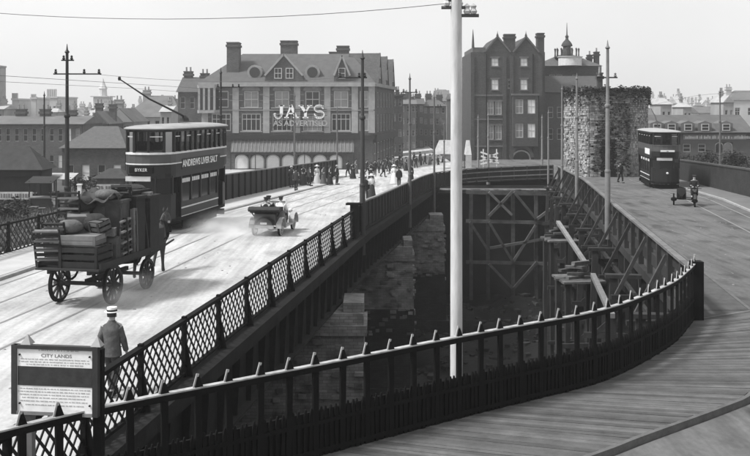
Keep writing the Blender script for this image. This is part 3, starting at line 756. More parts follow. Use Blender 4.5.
def chimney(parent, x, y, z, w, d, h, m_=BRICKG, pots=3):
    b = MB().bb((x - w / 2, y - d / 2, z), (x + w / 2, y + d / 2, z + h)); b.bb((x - w / 2 - .12, y - d / 2 - .12, z + h - .5), (x + w / 2 + .12, y + d / 2 + .12, z + h - .2)).bb((x - w / 2 - .06, y - d / 2 - .06, z + h), (x + w / 2 + .06, y + d / 2 + .06, z + h + .15))
    c = b.build('chimney', m_, parent)
    for k in range(pots):
        MB().lathe([(.14, 0), (.11, .5), (.15, .55), (.1, .6)], (x - w / 2 + w * (k + .5) / pots, y, z + h + .14), 8).build('chimney_pot', mat('chimney_pot', .25, .9), c)
    return c
# ------------------------------------------------------------------ the large corner shop
S = 7.6; JX, JY, JZ = (201 - 375) / S, 125.0, -2.6
jx = lambda px: (px - 201) / S
jh = lambda py: 8.2 - (py - HZ) / S
J = thing('corner_shop', 'large grey brick corner shop building with gabled slate roof and white JAYS sign', 'shop', (JX, JY, JZ))
JB = mat('shop_brick', .095, .9, .35, .35, .2, 2.2, kind='brick')
W = jx(373)
ops = []
bays = [(208, 234.5), (237.5, 265), (268, 296), (299, 326), (329, 353), (357, 371)]
for k, (a, b_) in enumerate(bays):
    c = (jx(a) + jx(b_)) / 2; ww = 2.5 if k < 5 else 1.2
    ops.append((c - ww / 2, jh(131), ww, jh(113.5) - jh(131), 'bars', random.choice([None, 'grey', None])))
    w2 = 1.9 if k < 5 else 1.1
    ops.append((c - w2 / 2, jh(107.5), w2, jh(91) - jh(107.5), 'sash', random.choice([None, 'grey', 'grey'])))
shopw = []
for k in range(7):
    x0 = jx(234 + 15.6 * k); shopw.append((x0 + .15, jh(168.5), 1.78, jh(154.5) - jh(168.5)))
wall(J, W, jh(84), ops + shopw, JB)
for o in ops: window(J, o[0], o[1], o[2], o[3], 0, o[4], o[5])
for o in shopw: window(J, o[0], o[1], o[2], o[3], -.14, 'arch', 'blind')
body(J, W, 24, jh(84), JB)
for px in (205, 235.8, 266.4, 297.2, 327.4, 354.8, 371.6):
    for z0, z1 in ((jh(133), jh(110.5)), (jh(109.5), jh(86.5))):
        MB().bb((jx(px) - .42, -.16, z0), (jx(px) + .42, -.003, z1)).build('pilaster', STONE, J)
MB().bb((-.3, -.55, jh(86.5)), (W + .3, -.002, jh(82.5))).build('cornice', STONE, J)
MB().bb((-.1, -.2, jh(110.4)), (W + .05, -.002, jh(109.6))).build('string_course', STONE, J)
MB().bb((-.2, -.5, jh(139.5)), (W + .2, -.002, jh(135))).build('fascia', DARK, J)
for k, (a, b_) in enumerate(bays[1:5]):
    c = (jx(a) + jx(b_)) / 2; z = jh(90.6)
    n = 8; pts = [(c - 1.2, z), (c + 1.2, z)] + [(c + 1.2 * math.cos(math.pi * i / n), z + .12 + .55 * math.sin(math.pi * i / n)) for i in range(n + 1)]
    MB().prism(pts, -.18, -.01).build('window_hood', mat('hood_stone', .15, .9), J)
    for zz in (jh(132), jh(108.3)): MB().bb((c - 1.45, -.14, zz), (c + 1.45, -.004, zz + .12)).build('sill', STONE, J)
for k, (a, b_) in enumerate(bays):
    for py in (95, 101, 117.5, 124): 
        c0, c1 = jx(a) + .05, jx(b_) - .05; c = (c0 + c1) / 2; hw = (1.4 if py > 110 else 1.1) if k < 5 else .75
        for u0, u1 in ((c0, c - hw), (c + hw, c1)):
            if u1 - u0 > .15: MB().bb((u0, -.05, jh(py)), (u1, -.002, jh(py) + .14)).build('brick_band', mat('band_stone', .17, .9, .2, 2), J)
# awning
aw = MB(); x0, x1 = jx(232), jx(354)
aw.add([(x0, -.1, jh(140)), (x1, -.1, jh(140)), (x1, -1.1, jh(151.6)), (x0, -1.1, jh(151.6)), (x0, -.1, jh(140.7)), (x1, -.1, jh(140.7)), (x1, -1.1, jh(152.3)), (x0, -1.1, jh(152.3))], [(0, 1, 2, 3), (4, 7, 6, 5), (3, 2, 6, 7), (0, 3, 7, 4), (1, 5, 6, 2)])
awn = aw.build('awning', mat('awning_cloth', .13, .9, .2, 1.5), J)
for k in range(33):
    x = x0 + (x1 - x0) * (k + .5) / 33
    MB().bar((x, -.12, jh(139.8)), (x, -1.1, jh(151.4)), .09, .1).build('rib', mat('awning_rib', .2, .9), awn)
MB().bb((x0, -1.16, jh(153.6)), (x1, -1.11, jh(151.8))).build('valance', DARK, awn)
for k in range(6):
    x = x0 + (x1 - x0) * k / 5; MB().bb((x - .05, -1.1, 0), (x + .05, -1.0, jh(152.6))).build('awning_post', DARK, awn)
MB().bb((.2, -.13, 0), (W - .2, -.004, jh(169.2))).build('stall_riser', DARK, J)
# roof, gables, dormers
yr = 6.5; b = MB()
b.add([(-.3, -.5, jh(82.5)), (W + .3, -.5, jh(82.5)), (W + .3, 24, jh(82.5)), (-.3, 24, jh(82.5)), (jx(236), yr, jh(57) + .8), (jx(350), yr, jh(57) + .8), (jx(350), 18, jh(57) + .8), (jx(236), 18, jh(57) + .8)], [(0, 1, 5, 4), (1, 2, 6, 5), (2, 3, 7, 6), (3, 0, 4, 7), (4, 5, 6, 7), (3, 2, 1, 0)])
jr = b.build('roof', mat('shop_slate', .085, .8, .2, 1.2, .2), J)
def shop_gable(px, half, pyb, pya, ops_, name='gable', yy=-.25):
    c = jx(px); hw = half / S; zb, za = jh(pyb), jh(pya)
    MB().prism([(c - hw, zb), (c + hw, zb), (c + hw, zb + .9), (c, za), (c - hw, zb + .9)], yy, 6).build(name, JB, J)
    MB().bar((c - hw, yy - .08, zb + .9), (c, yy - .08, za + .1), .3, .25).build('gable_coping', STONE, J)
    MB().bar((c + hw, yy - .08, zb + .9), (c, yy - .08, za + .1), .3, .25).build('gable_coping', STONE, J)
    for (dx, w_) in ops_: window(J, c + dx - w_ / 2, zb + .5, w_, 1.4, yy - .2, 'sash')
shop_gable(284, 19, 82.4, 55, ((-.75, 1.0), (.75, 1.0)))
shop_gable(342, 8, 82.4, 56, ((0, .9),))
for px in (254, 312):
    c = jx(px); MB().lathe([(1.0, -.2), (1.0, 3.0)], (c, .9, jh(72)), 14, 'Y').build('dormer', STONE, J)
    MB().lathe([(.7, -.28), (.7, -.21)], (c, .9, jh(72)), 14, 'Y').build('dormer_window', GLASS, J)
chimney(J, jx(230.5), 3, jh(78), 1.6, 2.2, jh(42) - jh(78), JB, 0)
chimney(J, jx(283), 9, jh(62), 2.3, 1.6, jh(37) - jh(62), JB, 0)
chimney(J, jx(341), 8, jh(62), 1.7, 1.5, jh(43) - jh(62), JB, 0)
chimney(J, jx(331), 11, jh(62), 1.5, 1.5, jh(48) - jh(62), JB, 0)
# corner bay at the left
t_ = MB(); pts = [(-.7, 1.2), (-.1, -.9), (1.9, -.9), (2.5, 0), (2.5, 1.2)]
t_.plate(pts, jh(113), jh(110)); t_.build('bay_band', STONE, J); t_ = MB().plate([(x * 1.02, y * 1.02) for x, y in pts], jh(88), jh(84.5)); t_.build('bay_band', STONE, J)
t_ = MB().plate([(x * .9 + .1, y * .85) for x, y in pts], jh(109.9), jh(88.1)); t_.build('bay_glazing', GLASS, J)
for x, y in ((-.1, -.85), (.55, -.88), (1.2, -.88), (1.9, -.85)): MB().bb((x - .14, y - .05, jh(109.95)), (x + .14, y + .2, jh(88.05))).build('bay_mullion', STONE, J)
# side wing running back along the street
SWG = thing('side_wing', 'receding gabled brick side of the corner shop along the busy street', 'building', (JX + W + .02, JY + .5, JZ), math.atan2(24, 3.0))
wl = 27.0; so_ = []
for k in range(7):
    for z0, z1 in ((4.9, 7.3), (8.3, 10.4)): so_.append((1.2 + k * 3.7, z0, 1.6, z1 - z0))
    so_.append((.9 + k * 3.7, .6, 2.6, 2.9))
wall(SWG, wl, jh(84), so_, JB)
for o in so_: window(SWG, o[0], o[1], o[2], o[3], 0, 'sash', random.choice([None, None, 'grey']))
MB().bb((0, -.4, jh(86)), (wl, -.003, jh(82.5))).build('cornice', STONE, SWG)
MB().bb((0, -.5, 3.7), (wl, -.003, 4.6)).build('fascia', DARK, SWG)
for k in range(3):
    c = 5 + k * 8.5; z = jh(82.5)
    MB().prism([(c - 2.2, z), (c + 2.2, z), (c, z + 4.2)], -.25, 4).build('gable', JB, SWG)
    MB().bar((c - 2.2, -.3, z), (c, -.3, z + 4.2), .2, .15).build('gable_coping', JB, SWG); MB().bar((c + 2.2, -.3, z), (c, -.3, z + 4.2), .2, .15).build('gable_coping', JB, SWG)
    window(SWG, c - .5, z + .7, 1.0, 1.5, -.45)
MB().bb((.1, .36, 0), (wl, 5, jh(84))).build('back_wall', JB, SWG)
# letters JAYS as slab-serif sign
LS = thing('shop_sign', 'white JAYS lettering mounted across the front of the large shop', 'sign', (jx(300) + JX, JY - .7, JZ + jh(111.5)))
H_ = 1.65
def stroke(b, pts, w_):
    for p, q in zip(pts, pts[1:]): 
        d = Vector((q[0] - p[0], 0, q[1] - p[1])); e = d.normalized() * w_ * .12
        b.bar((p[0] - e.x, 0, p[1] - e.z), (q[0] + e.x, 0, q[1] + e.z), .12, w_, up=(-d.z, 0, d.x))
def letter(nm, x, strokes):
    b = MB()
    for pts, w_ in strokes: stroke(b, [(p[0] * 1.25, (p[1] - .5) * H_) for p in pts], w_)
    b.build(nm, WHITE, LS, loc=(x, 0, 0))
arc = lambda cx, cy, rx, ry, a0, a1, n=10: [(cx + rx * math.cos(math.radians(a0 + (a1 - a0) * k / n)), cy + ry * math.sin(math.radians(a0 + (a1 - a0) * k / n))) for k in range(n + 1)]
letter('letter_j', -2.75, [([(.3, .98), (.3, .3)], .4), (arc(-.05, .3, .35, .3, 0, -190), .28), ([(.05, .96), (.6, .96)], .16)])
letter('letter_a', -1.1, [([(-.02, 1), (.5, .05)], .38), ([(.0, 1), (-.5, .05)], .22), ([(-.3, .35), (.3, .35)], .16), ([(-.72, .03), (-.25, .03)], .14), ([(.2, .03), (.78, .03)], .14)])
letter('letter_y', .75, [([(-.45, .97), (.02, .45)], .36), ([(.45, .97), (.02, .45)], .22), ([(.02, .5), (.02, .05)], .36), ([(-.7, .97), (-.2, .97)], .14), ([(.2, .97), (.68, .97)], .14), ([(-.28, .03), (.32, .03)], .14)])
letter('letter_s', 2.55, [(arc(0, .74, .42, .24, 20, 270), .3), (arc(0, .27, .46, .25, 90, -160), .32), ([(.42, .98), (.42, .72)], .14), ([(-.47, .34), (-.47, .05)], .14)])
for z in (-.5, .3): MB().bar((-3.5, .12, z), (3.6, .12, z), .06, .06).build('sign_rail', DARK, LS)
for x in (-3.2, -1, 1.2, 3.4): MB().bar((x, .1, 0), (x, .7, 0), .06, .06).build('sign_bracket', DARK, LS)
sub = text_mesh('AS ADVERTISED', 1.0, mat('faded_white', .32, .8, .2, 2), .03, 1.0, .02)
o = share('small_lettering', sub, LS, (.1, .05, -1.55))
MB().bar((-3.6, .1, -2.05), (3.8, .1, -2.05), .06, .06).build('sign_rail', DARK, LS)
# ------------------------------------------------------------------ dark double-gabled building
S2 = 7.04; CX, CY = (471 - 375) / S2, 135.0
cx = lambda px: (px - 471) / S2
ch = lambda py: 8.2 - (py - HZ) / S2
C = thing('gabled_building', 'tall dark brick building with twin gables and an arched doorway', 'building', (CX, CY, -2.6))
W = cx(545)
ops = []
def op(px, py, wpx, hpx, lit=None, st='sash'): ops.append((cx(px) - wpx / S2 / 2, ch(py) - hpx / S2 / 2, wpx / S2, hpx / S2, st, lit))
for px in (495, 524): op(px, 62, 7, 8, 'blind')
for px in (495, 524): op(px, 84.5, 7, 10.5, 'blind')
op(510, 84, 4, 8)
for px in (490.5, 498.5): op(px, 108, 6.4, 13, 'grey'); op(px, 132.5, 6.4, 14, 'grey')
ops.append((cx(512), ch(168), cx(531) - cx(512), ch(150) - ch(168), 'arch', None))
CB = mat('gabled_brick', .062, .9, .2, .6, .3, 2.2, kind='brick')
wall(C, W, ch(52), ops, CB)
for o in ops:
    window(C, o[0], o[1], o[2], o[3], 0, o[4], o[5])
    if o[4] == 'sash':
        MB().bb((o[0] - .15, -.07, o[1] + o[3]), (o[0] + o[2] + .15, -.004, o[1] + o[3] + .22)).build('lintel', mat('lintel_stone', .11, .9), C)
        MB().bb((o[0] - .12, -.12, o[1] - .14), (o[0] + o[2] + .12, -.004, o[1])).build('sill', mat('lintel_stone', .11), C)
body(C, W, 14, ch(52), CB)
for px in (486.5, 533): MB().bar((cx(px), -.08, 0), (cx(px), -.08, ch(54)), .1, .1, up=(0, 1, 0)).build('downpipe', BLACK, C)
# arch surround of the doorway
n = 10; R = 1.55; z = ch(152.5); b = MB()
for k in range(n):
    a0, a1 = math.pi * k / n, math.pi * (k + 1) / n; c = cx(521.5)
    b.add([(c + r * math.cos(a), yy, z - .7 + r * math.sin(a)) for yy in (-.2, -.002) for r, a in ((R - .25, a0), (R + .2, a0), (R + .2, a1), (R - .25, a1))], [(0, 1, 2, 3), (4, 7, 6, 5), (0, 4, 5, 1), (1, 5, 6, 2), (2, 6, 7, 3), (3, 7, 4, 0)])
b.build('door_arch', mat('arch_stone', .1, .9), C)
# bay window
MB().bb((cx(512), -1.0, ch(146)), (cx(537), -.002, ch(141))).build('bay_base', CB, C)
bw_ = cx(537) - cx(512); bo = [((514.5 - 512) / S2, .5, 1.1, 2.0), ((526.5 - 512) / S2, .5, 1.1, 2.0), ((514.5 - 512) / S2, 3.9, 1.1, 2.0), ((526.5 - 512) / S2, 3.9, 1.1, 2.0)]
wall(C, bw_, ch(95.5) - ch(141), bo, CB, -1.0, cx(512), ch(141), .2, 'bay_wall')
for o in bo: window(C, cx(512) + o[0], ch(141) + o[1], o[2], o[3], -1.0, 'sash', 'grey' if o[0] < 1 else 'blind')
for xx in (cx(512), cx(537) - .1): MB().bb((xx, -.99, ch(141)), (xx + .1, -.003, ch(95.5))).build('bay_side', CB, C)
MB().bb((cx(511), -1.15, ch(95.5)), (cx(538), -.001, ch(93.6))).build('bay_roof', mat('arch_stone', .1), C)
for c, hw in ((497.5, 13), (526, 13)):
    MB().prism([(cx(c - hw), ch(52)), (cx(c + hw), ch(52)), (cx(c), ch(36.5))], -.02, 13.5).build('gable', CB, C)
    for s in (-1, 1): MB().bar((cx(c + s * hw), -.06, ch(52)), (cx(c), -.06, ch(36.2)), .3, .22).build('gable_coping', mat('arch_stone', .2), C)
    MB().lathe([(.12, 0), (.18, .15), (.05, .5), (.0, .9)], (cx(c), 0, ch(36.5)), 6).build('finial', CB, C)
MB().prism([(cx(473), ch(52)), (cx(486), ch(52)), (cx(486), ch(47)), (cx(473), ch(47))], .5, 13).build('roof', SLATE, C)
MB().lathe([(.2, 0), (.15, 1.0), (.03, 2.6)], (cx(473.5), .6, ch(47.2)), 6).build('finial', CB, C)
chimney(C, cx(510.5), 1.2, ch(53), 1.55, 1.3, ch(34.5) - ch(53), CB, 0)
chimney(C, cx(541.5), 1.2, ch(56), .95, 1.6, ch(33.5) - ch(56), CB, 0)
for px in (472.5, 504.5, 511.6, 540.5): MB().bb((cx(px) - .25, -.22, 0), (cx(px) + .25, -.003, ch(56))).build('buttress', CB, C)
for py in (96, 120, 147): MB().bb((0, -.12, ch(py)), (cx(504), -.004, ch(py) + .22)).build('string_course', mat('arch_stone', .2), C)
# wing with cupola
WG = thing('cupola_building', 'dark slate-roofed building with a domed lantern cupola behind the stone tower', 'building', (cx(546) + CX, CY + 2, -2.6))
wv = lambda px: (px - 546) / S2
ops = [(wv(551), ch(118), .7, 1.6), (wv(560), ch(118), .7, 1.6), (wv(551), ch(140), .7, 1.6), (wv(560), ch(140), .7, 1.6), (wv(585), ch(118), .8, 1.6)]
wall(WG, wv(604), ch(92), ops, CB)
for o in ops: window(WG, *o[:4], 0)
body(WG, wv(604), 12, ch(92), CB)
gable_roof(WG, wv(604), 8, ch(92), 2.5, SLATE, -.3)
wv2 = lambda px: ((px - 375) * 1.062 + 375 - 546) / S2     # these parts stand farther back
ch2 = lambda py: 8.2 - (py - HZ) * 1.062 / S2
ops = [(wv2(549), ch2(84), .9, 1.4), (wv2(556), ch2(84), .9, 1.4), (wv2(572), ch2(84), .8, 1.4)]
wall(WG, wv2(601), ch2(66) - ch2(93), [(a, b_ - ch2(93), c, d) for a, b_, c, d in ops], CB, 6.0, 0.0, ch2(93), .2, 'upper_wall')
for o in ops: window(WG, *o[:4], 6.0)
MB().bb((.02, 6.3, ch2(93)), (wv2(601), 14, ch2(66.2))).build('upper_block', CB, WG)
MB().add([(-.2, 5.7, ch2(66)), (wv2(602), 5.7, ch2(66)), (wv2(602), 14, ch2(66)), (-.2, 14, ch2(66)), (wv2(562), 9, ch2(54)), (wv2(578), 9, ch2(54))], [(0, 1, 5, 4), (1, 2, 5), (2, 3, 4, 5), (3, 0, 4), (3, 2, 1, 0)]).build('upper_roof', SLATE, WG)
chimney(WG, wv2(592), 8, ch2(66), .7, .9, ch2(55) - ch2(66), CB, 1); chimney(WG, wv2(599), 8, ch2(66), .7, .9, ch2(52) - ch2(66), CB, 1)
c = wv2(568.5)
MB().lathe([(1.75, ch2(66)), (1.75, ch2(58)), (1.9, ch2(57.5)), (1.9, ch2(57))], (c, 5.2, 0), 16).build('drum', PALE, WG, True)
MB().lathe([(1.95, ch2(57)), (1.95, ch2(56))], (c, 7.5, 0), 12).build('balcony', CB, WG)
for k in range(14):
    a = 2 * math.pi * k / 14; MB().lathe([(.12, 0), (.08, .5), (.12, 1.0), (.16, 1.1), (.0, 1.3)], (c + 1.8 * math.cos(a), 7.5 + 1.8 * math.sin(a), ch2(56)), 6).build('baluster', CB, WG)
MB().lathe([(.7, ch2(56)), (.6, ch2(46)), (.85, ch2(45.5)), (.85, ch2(44.6)), (.75, ch2(43)), (.55, ch2(41)), (.25, ch2(39)), (.2, ch2(37)), (.3, ch2(36)), (.1, ch2(34)), (.03, ch2(22))], (c, 7.5, 0), 12).build('lantern', CB, WG, True)
# ------------------------------------------------------------------ old stone tower
TB = thing('stone_tower', 'old rough stone tower with ivy-dark flat top and arched doorway', 'tower', (0, 0, -1.4))
Yt = 91.0; tz = lambda py: CAMZ - (py - HZ) / F * Yt + 1.4
tx = lambda px, Y=Yt: (px - 375) / F * Y
plan = [(tx(566, 95), 95.0), (tx(590, 90.5), 90.5), (tx(629, 90.5), 90.5), (tx(645.5, 94), 94.0), (tx(645, 101), 101.0), (tx(570, 101), 101.0)]
htop = tz(92)
TSTONE = mat('tower_stone', .27, .95, .6, .5, .4, 4, island=.42)
def inset(pl, k):
    cxm = sum(p[0] for p in pl) / len(pl); cym = sum(p[1] for p in pl) / len(pl)
    return [(cxm + (x - cxm) * k, cym + (y - cym) * k) for x, y in pl]
MB().plate(inset(plan, .985), -.3, htop).build('core', mat('tower_core', .03, .95, .3, 1), TB)
s = MB()
for (a, b_) in zip(plan, plan[1:] + plan[:1]):
    a = Vector((a[0], a[1], 0)); b_ = Vector((b_[0], b_[1], 0)); d = b_ - a; L_ = d.length; d.normalize(); nrm = Vector((d.y, -d.x, 0))
    z = -.2; ang = math.atan2(d.y, d.x)
    front = abs(a.y - 90.5) < .1 and abs(b_.y - 90.5) < .1
    while z < htop - .05:
        hh = random.uniform(.13, .24); x = random.uniform(-.05, .05)
        while x < L_:
            ww = random.uniform(.18, .48); ww = min(ww, L_ - x + .05)
            mid = x + ww / 2
            door = front and abs(mid - L_ * .46) < .75 and z < 3.9
            gap = random.random() < .05
            if not door and not gap and ww > .1:
                p = a + d * mid + nrm * random.uniform(-.06, .1)
                s.box((p.x, p.y, z + hh / 2), (ww - .03, .35, hh - .03), ang + random.uniform(-.03, .03))
            x += ww
        z += hh
tag(s.build('stonework', TSTONE, TB), kind='stuff')
dx = plan[1][0] + (plan[2][0] - plan[1][0]) * .46
n = 8; pts = [(dx - .7, -.2), (dx + .7, -.2)] + [(dx + .7 * math.cos(math.pi * k / n), 3.1 + .8 * math.sin(math.pi * k / n)) for k in range(n + 1)]
MB().prism(pts, 90.45, 90.75).build('doorway', BLACK, TB)
MB().prism([(plan[0][0] + 1.0, .9), (plan[0][0] + 1.6, .9), (plan[0][0] + 1.6, 2.9), (plan[0][0] + 1.0, 2.9)], 92.2, 93.4).build('window_slit', BLACK, TB)
MB().plate(inset(plan, 1.02), htop - .1, htop + .3).build('roof_slab', mat('tower_roof', .03, .95, .4, 1), TB)
LEAF = mat('ivy_leaf', .03, .8, .5, 2, island=.6)
def leaves(b, n, fn, size):
    for _ in range(n):
        p = fn(); s_ = size * random.uniform(.6, 1.4); R = Matrix.Rotation(random.uniform(0, 6.3), 3, 'Z') @ Matrix.Rotation(random.uniform(-1.3, 1.3), 3, 'X')
        q = [R @ Vector(v) * s_ + Vector(p) for v in ((-.5, 0, 0), (0, -.35, .05), (.6, 0, 0), (0, .35, .05))]
        b.add(q, [(0, 1, 2, 3)])
b = MB(); pl = inset(plan, 1.05)
def ivy():
    k = random.randrange(len(pl)); t = random.random(); a, c = pl[k], pl[(k + 1) % len(pl)]
    return (a[0] + (c[0] - a[0]) * t + random.uniform(-.3, .3), a[1] + (c[1] - a[1]) * t + random.uniform(-.35, .3), htop + .35 - random.random() ** 1.6 * (1.2 + .5 * math.sin(t * 23 + k * 2)) + .35 * max(0, math.sin(t * 17 + k)) * random.random())
leaves(b, 6500, ivy, .22)
def ivy2():
    t = random.random(); z = random.random()
    return (plan[2][0] - 3.6 * random.random() ** 1.2 * (1 - z * .2), 90.25 - random.random() * .15, 1 + z * 6.5)
leaves(b, 1500, ivy2, .2)
tag(b.build('ivy', LEAF, TB), kind='stuff')
chimney(TB, tx(612), 96, htop + .3, .5, .5, 1.6, BRICK, 1)
# ------------------------------------------------------------------ long dormered building at the right
S3 = 8.6; Y3 = F / S3; RB = thing('dormered_building', 'long grey building with dormer windows and a faded lettered band, at the right edge', 'building', ((648 - 375) / S3, Y3, -2.6))
rx = lambda px: (px - 648) / S3
rh = lambda py: 8.2 - (py - HZ) / S3
W = rx(752); GB = mat('render_grey', .085, .9, .2, .6, .2)
ops = [(rx(px) - .45, rh(152), .9, .95) for px in (657, 672, 687, 702)] + [(rx(px) - .5, rh(153), 1.0, 1.25) for px in (719.5, 728.5)]
wall(RB, W, rh(133), ops, GB)
for k, o in enumerate(ops): window(RB, *o, 0, 'arch' if k > 3 else 'sash', 'grey' if k == 5 else None)
body(RB, W, 9, rh(133), GB)
gable_roof(RB, W, 9, rh(133), rh(115) - rh(133), mat('grey_slate', .09, .9, .2, 1, .2), -.4)
MB().bb((-.2, -.5, rh(133.6)), (W, -.003, rh(132.2))).build('gutter', DARK, RB)
MB().bb((rx(683), -.1, rh(139.5)), (rx(746), -.004, rh(134.3))).build('sign_band', mat('faded_band', .2, .9, .15, 2), RB)
x = rx(685)
for k in range(34):                            # letters too worn to read
    w_ = random.uniform(.07, .16); MB().bb((x, -.13, rh(138.6)), (x + w_, -.102, rh(138.6) + random.uniform(.22, .42))).build('worn_letter', mat('worn_white', .55, .9), RB); x += w_ + random.choice([.05, .06, .08, .22])
for px in (657, 671.5, 688, 705, 726):
    d_ = MB(); c = rx(px); z = rh(131.5)
    d_.prism([(c - .8, z), (c + .8, z), (c + .8, z + .95), (c, z + 1.25), (c - .8, z + .95)], .0, 3).build('dormer', mat('dormer_grey', .12, .9), RB)
    window(RB, c - .45, z + .1, .9, .8, -.22, 'sash')
# ------------------------------------------------------------------ plain houses of the far town
def house(label, px0, px1, py_eave, py_ridge, Y, roof='x', m_=BRICKG, rm=SLATEB, depth=8, win=(3, 2), chim=(), base=None, cat='house', group='houses of the far town'):
    s_ = F / Y; zb = zL(125) - .1 if base is None else base
    X0 = (px0 - 375) / s_; W_ = (px1 - px0) / s_
    hz_ = lambda py: CAMZ - (py - HZ) / s_ - zb
    t = thing('town_house', label, cat, (X0, Y, zb), 0, group); he = hz_(py_eave); hr = hz_(py_ridge)
    ops = []; nx, nz = win
    if nx:
        for i in range(nx):
            for j in range(nz):
                ww = min(1.1, W_ / nx * .5); zz = he * (j + .35) / nz
                if he / nz > 1.8: ops.append((W_ * (i + .5) / nx - ww / 2, zz, ww, min(1.6, he / nz * .5)))
    wall(t, W_, he, ops, m_)
    for o in ops: window(t, *o, 0, 'sash', random.choice([None, None, 'grey', 'blind']) if Y < 130 else random.choice([None, 'grey']))
    body(t, W_, depth, he, m_)
    if roof == 'flat':
        MB().bb((-.15, -.15, he), (W_ + .15, depth, he + .35)).build('parapet', m_, t)
        if hr > he + .6:
            k = 5
            for i in range(k): MB().bb((W_ * i / k, -.1, he + .35), (W_ * (i + .55) / k, .4, hr)).build('merlon', m_, t)
    elif roof == 'gable':
        gable_roof(t, W_, depth, he, hr - he, rm, -.2, 'y'); MB().prism([(0, he), (W_, he), (W_ / 2, hr - .15)], -.22, 0.3).build('gable', m_, t)
    else: gable_roof(t, W_, depth, he, hr - he, rm, -.25, roof)
    for px, py in chim:
        x = (px - px0) / s_; chimney(t, x, depth / 2, he, min(1.2, W_ * .3), .9, hz_(py) - he, m_, 2)
    return t
HAZE_BRICK = mat('hazed_brick', .28, .9, .2, .4); HAZE_STONE = mat('hazed_stone', .48, .9, .15, .3)  # far walls paled with distance: haze put into the colour
# left
house('low brick house with a broad slate roof behind the loaded cart', 62, 125, 148, 127, 92, 'hip', mat('shed_brick', .07, .9, .25, .8, .3, 2.2, kind='brick'), SLATE, 9, (4, 1), base=-3.2, group=None)
house('tall house with two chimneys left of the corner shop', 178, 206, 92, 76, 128, 'x', BRICKG, SLATE, 9, (3, 3), ((182, 71), (199, 73)))
house('long pale roofed hall above the left tram', 124, 181, 117, 95, 160, 'hip', HAZE_BRICK, SLATEB, 14, (6, 2), ((137, 90), (168, 99)))
house('gabled house left of the long hall roof', 106, 133, 122, 108, 140, 'gable', HAZE_BRICK, SLATEB, 9, (2, 2), ((111, 100),))
house('small gabled house between the tall dark pole and the long hall', 86, 108, 124, 111, 132, 'gable', BRICKG, SLATEB, 9, (2, 2), ((90, 104), (104, 105)))
house('dark terrace with many windows behind the kiosks', -14, 82, 124, 116, 118, 'x', BRICKG, SLATEB, 9, (11, 2), ((8, 110), (33, 110), (60, 111)), base=-3)
house('square castle keep rising above the terrace at the left', 47, 57, 98, 89, 205, 'flat', HAZE_STONE, SLATEB, 14, (2, 2), cat='castle')
house('small square turret, second from the left edge', 31, 36, 99, 94, 190, 'flat', HAZE_STONE, SLATEB, 8, (1, 1), cat='turret')
house('squat square turret, nearest the left edge', 12, 18, 100, 93, 190, 'flat', HAZE_STONE, SLATEB, 8, (1, 1), cat='turret')
house('tall thin tower cut by the left edge of the view', -24, -10, 66, 60, 185, 'flat', HAZE_BRICK, SLATEB, 8, (1, 3), cat='tower')
house('distant block behind the turrets at the far left', -30, 50, 110, 104, 230, 'x', HAZE_STONE, SLATEB, 10, (8, 1))
house('distant roofs between the keep and the steeple', 66, 128, 118, 108, 240, 'x', HAZE_STONE, SLATEB, 12, (5, 1), ((75, 104), (92, 103), (117, 104)))
t = thing('church_steeple', 'faint far steeple beside the tall dark pole', 'steeple', ((103 - 375) / F * 330, 330, -3))
zz = lambda py: CAMZ - (py - HZ) / F * 330 + 3
MB().bb((-2.6, -2.6, 0), (2.6, 2.6, zz(97))).build('tower', HAZE_STONE, t); MB().bb((-3.4, -3.4, zz(97)), (3.4, 3.4, zz(96))).build('parapet', HAZE_STONE, t)
MB().lathe([(1.5, zz(96)), (1.3, zz(89)), (1.6, zz(88.5)), (.9, zz(85)), (.05, zz(78))], (0, 0, 0), 8).build('spire', HAZE_STONE, t)
# street between the shop and the dark building
house('dark block on the left side of the busy street', 391, 403, 96, 92, 158, 'flat', BRICK, SLATE, 10, (2, 4), ((398, 90),))
house('brick block beyond it on the busy street', 400, 416, 104, 99, 176, 'x', BRICKG, SLATEB, 10, (3, 4), ((405, 94), (413, 97)))
house('pale stone front with tall windows in the busy street', 415, 433, 113, 107, 190, 'x', HAZE_STONE, SLATEB, 10, (5, 3), ((419, 103),))
house('mid grey street block with plain roof left of the slim street pole', 403, 424, 104, 98, 183, 'x', BRICKG, SLATE, 10, (4, 4), ((409, 93), (419, 94)))
house('mid grey street block behind the slim street pole', 423, 446, 106, 99, 186, 'hip', BRICKG, SLATE, 10, (4, 4), ((430, 94), (441, 95)))
house('round-gabled block behind the white pole', 431, 455, 101, 89, 205, 'hip', HAZE_BRICK, SLATEB, 10, (3, 4), ((438, 91),))
house('dark block directly left of the twin gabled building', 452, 472, 99, 93, 165, 'x', BRICK, SLATE, 12, (3, 4), ((462, 90),))
rs = random.Random(11)
HAZE_ROOF = mat('hazed_roof', .34, .9, .25, .4)  # far roofs paled likewise, haze in their colour
for k in range(22):
    px = -20 + k * 9.5 + rs.uniform(-3, 3); wd = rs.uniform(8, 14); e = rs.uniform(108, 120); Yh = 150 + rs.uniform(0, 110)
    house('small hazy roof of the far town left of the shop, %s from the left' % ORD2(k), px, px + wd, e, e - rs.uniform(4, 8), Yh, rs.choice(['x', 'gable', 'x', 'hip']), HAZE_STONE if Yh > 190 else HAZE_BRICK, HAZE_ROOF, 7, (2, 2), ((px + wd * rs.uniform(.15, .85), e - rs.uniform(8, 12)),))
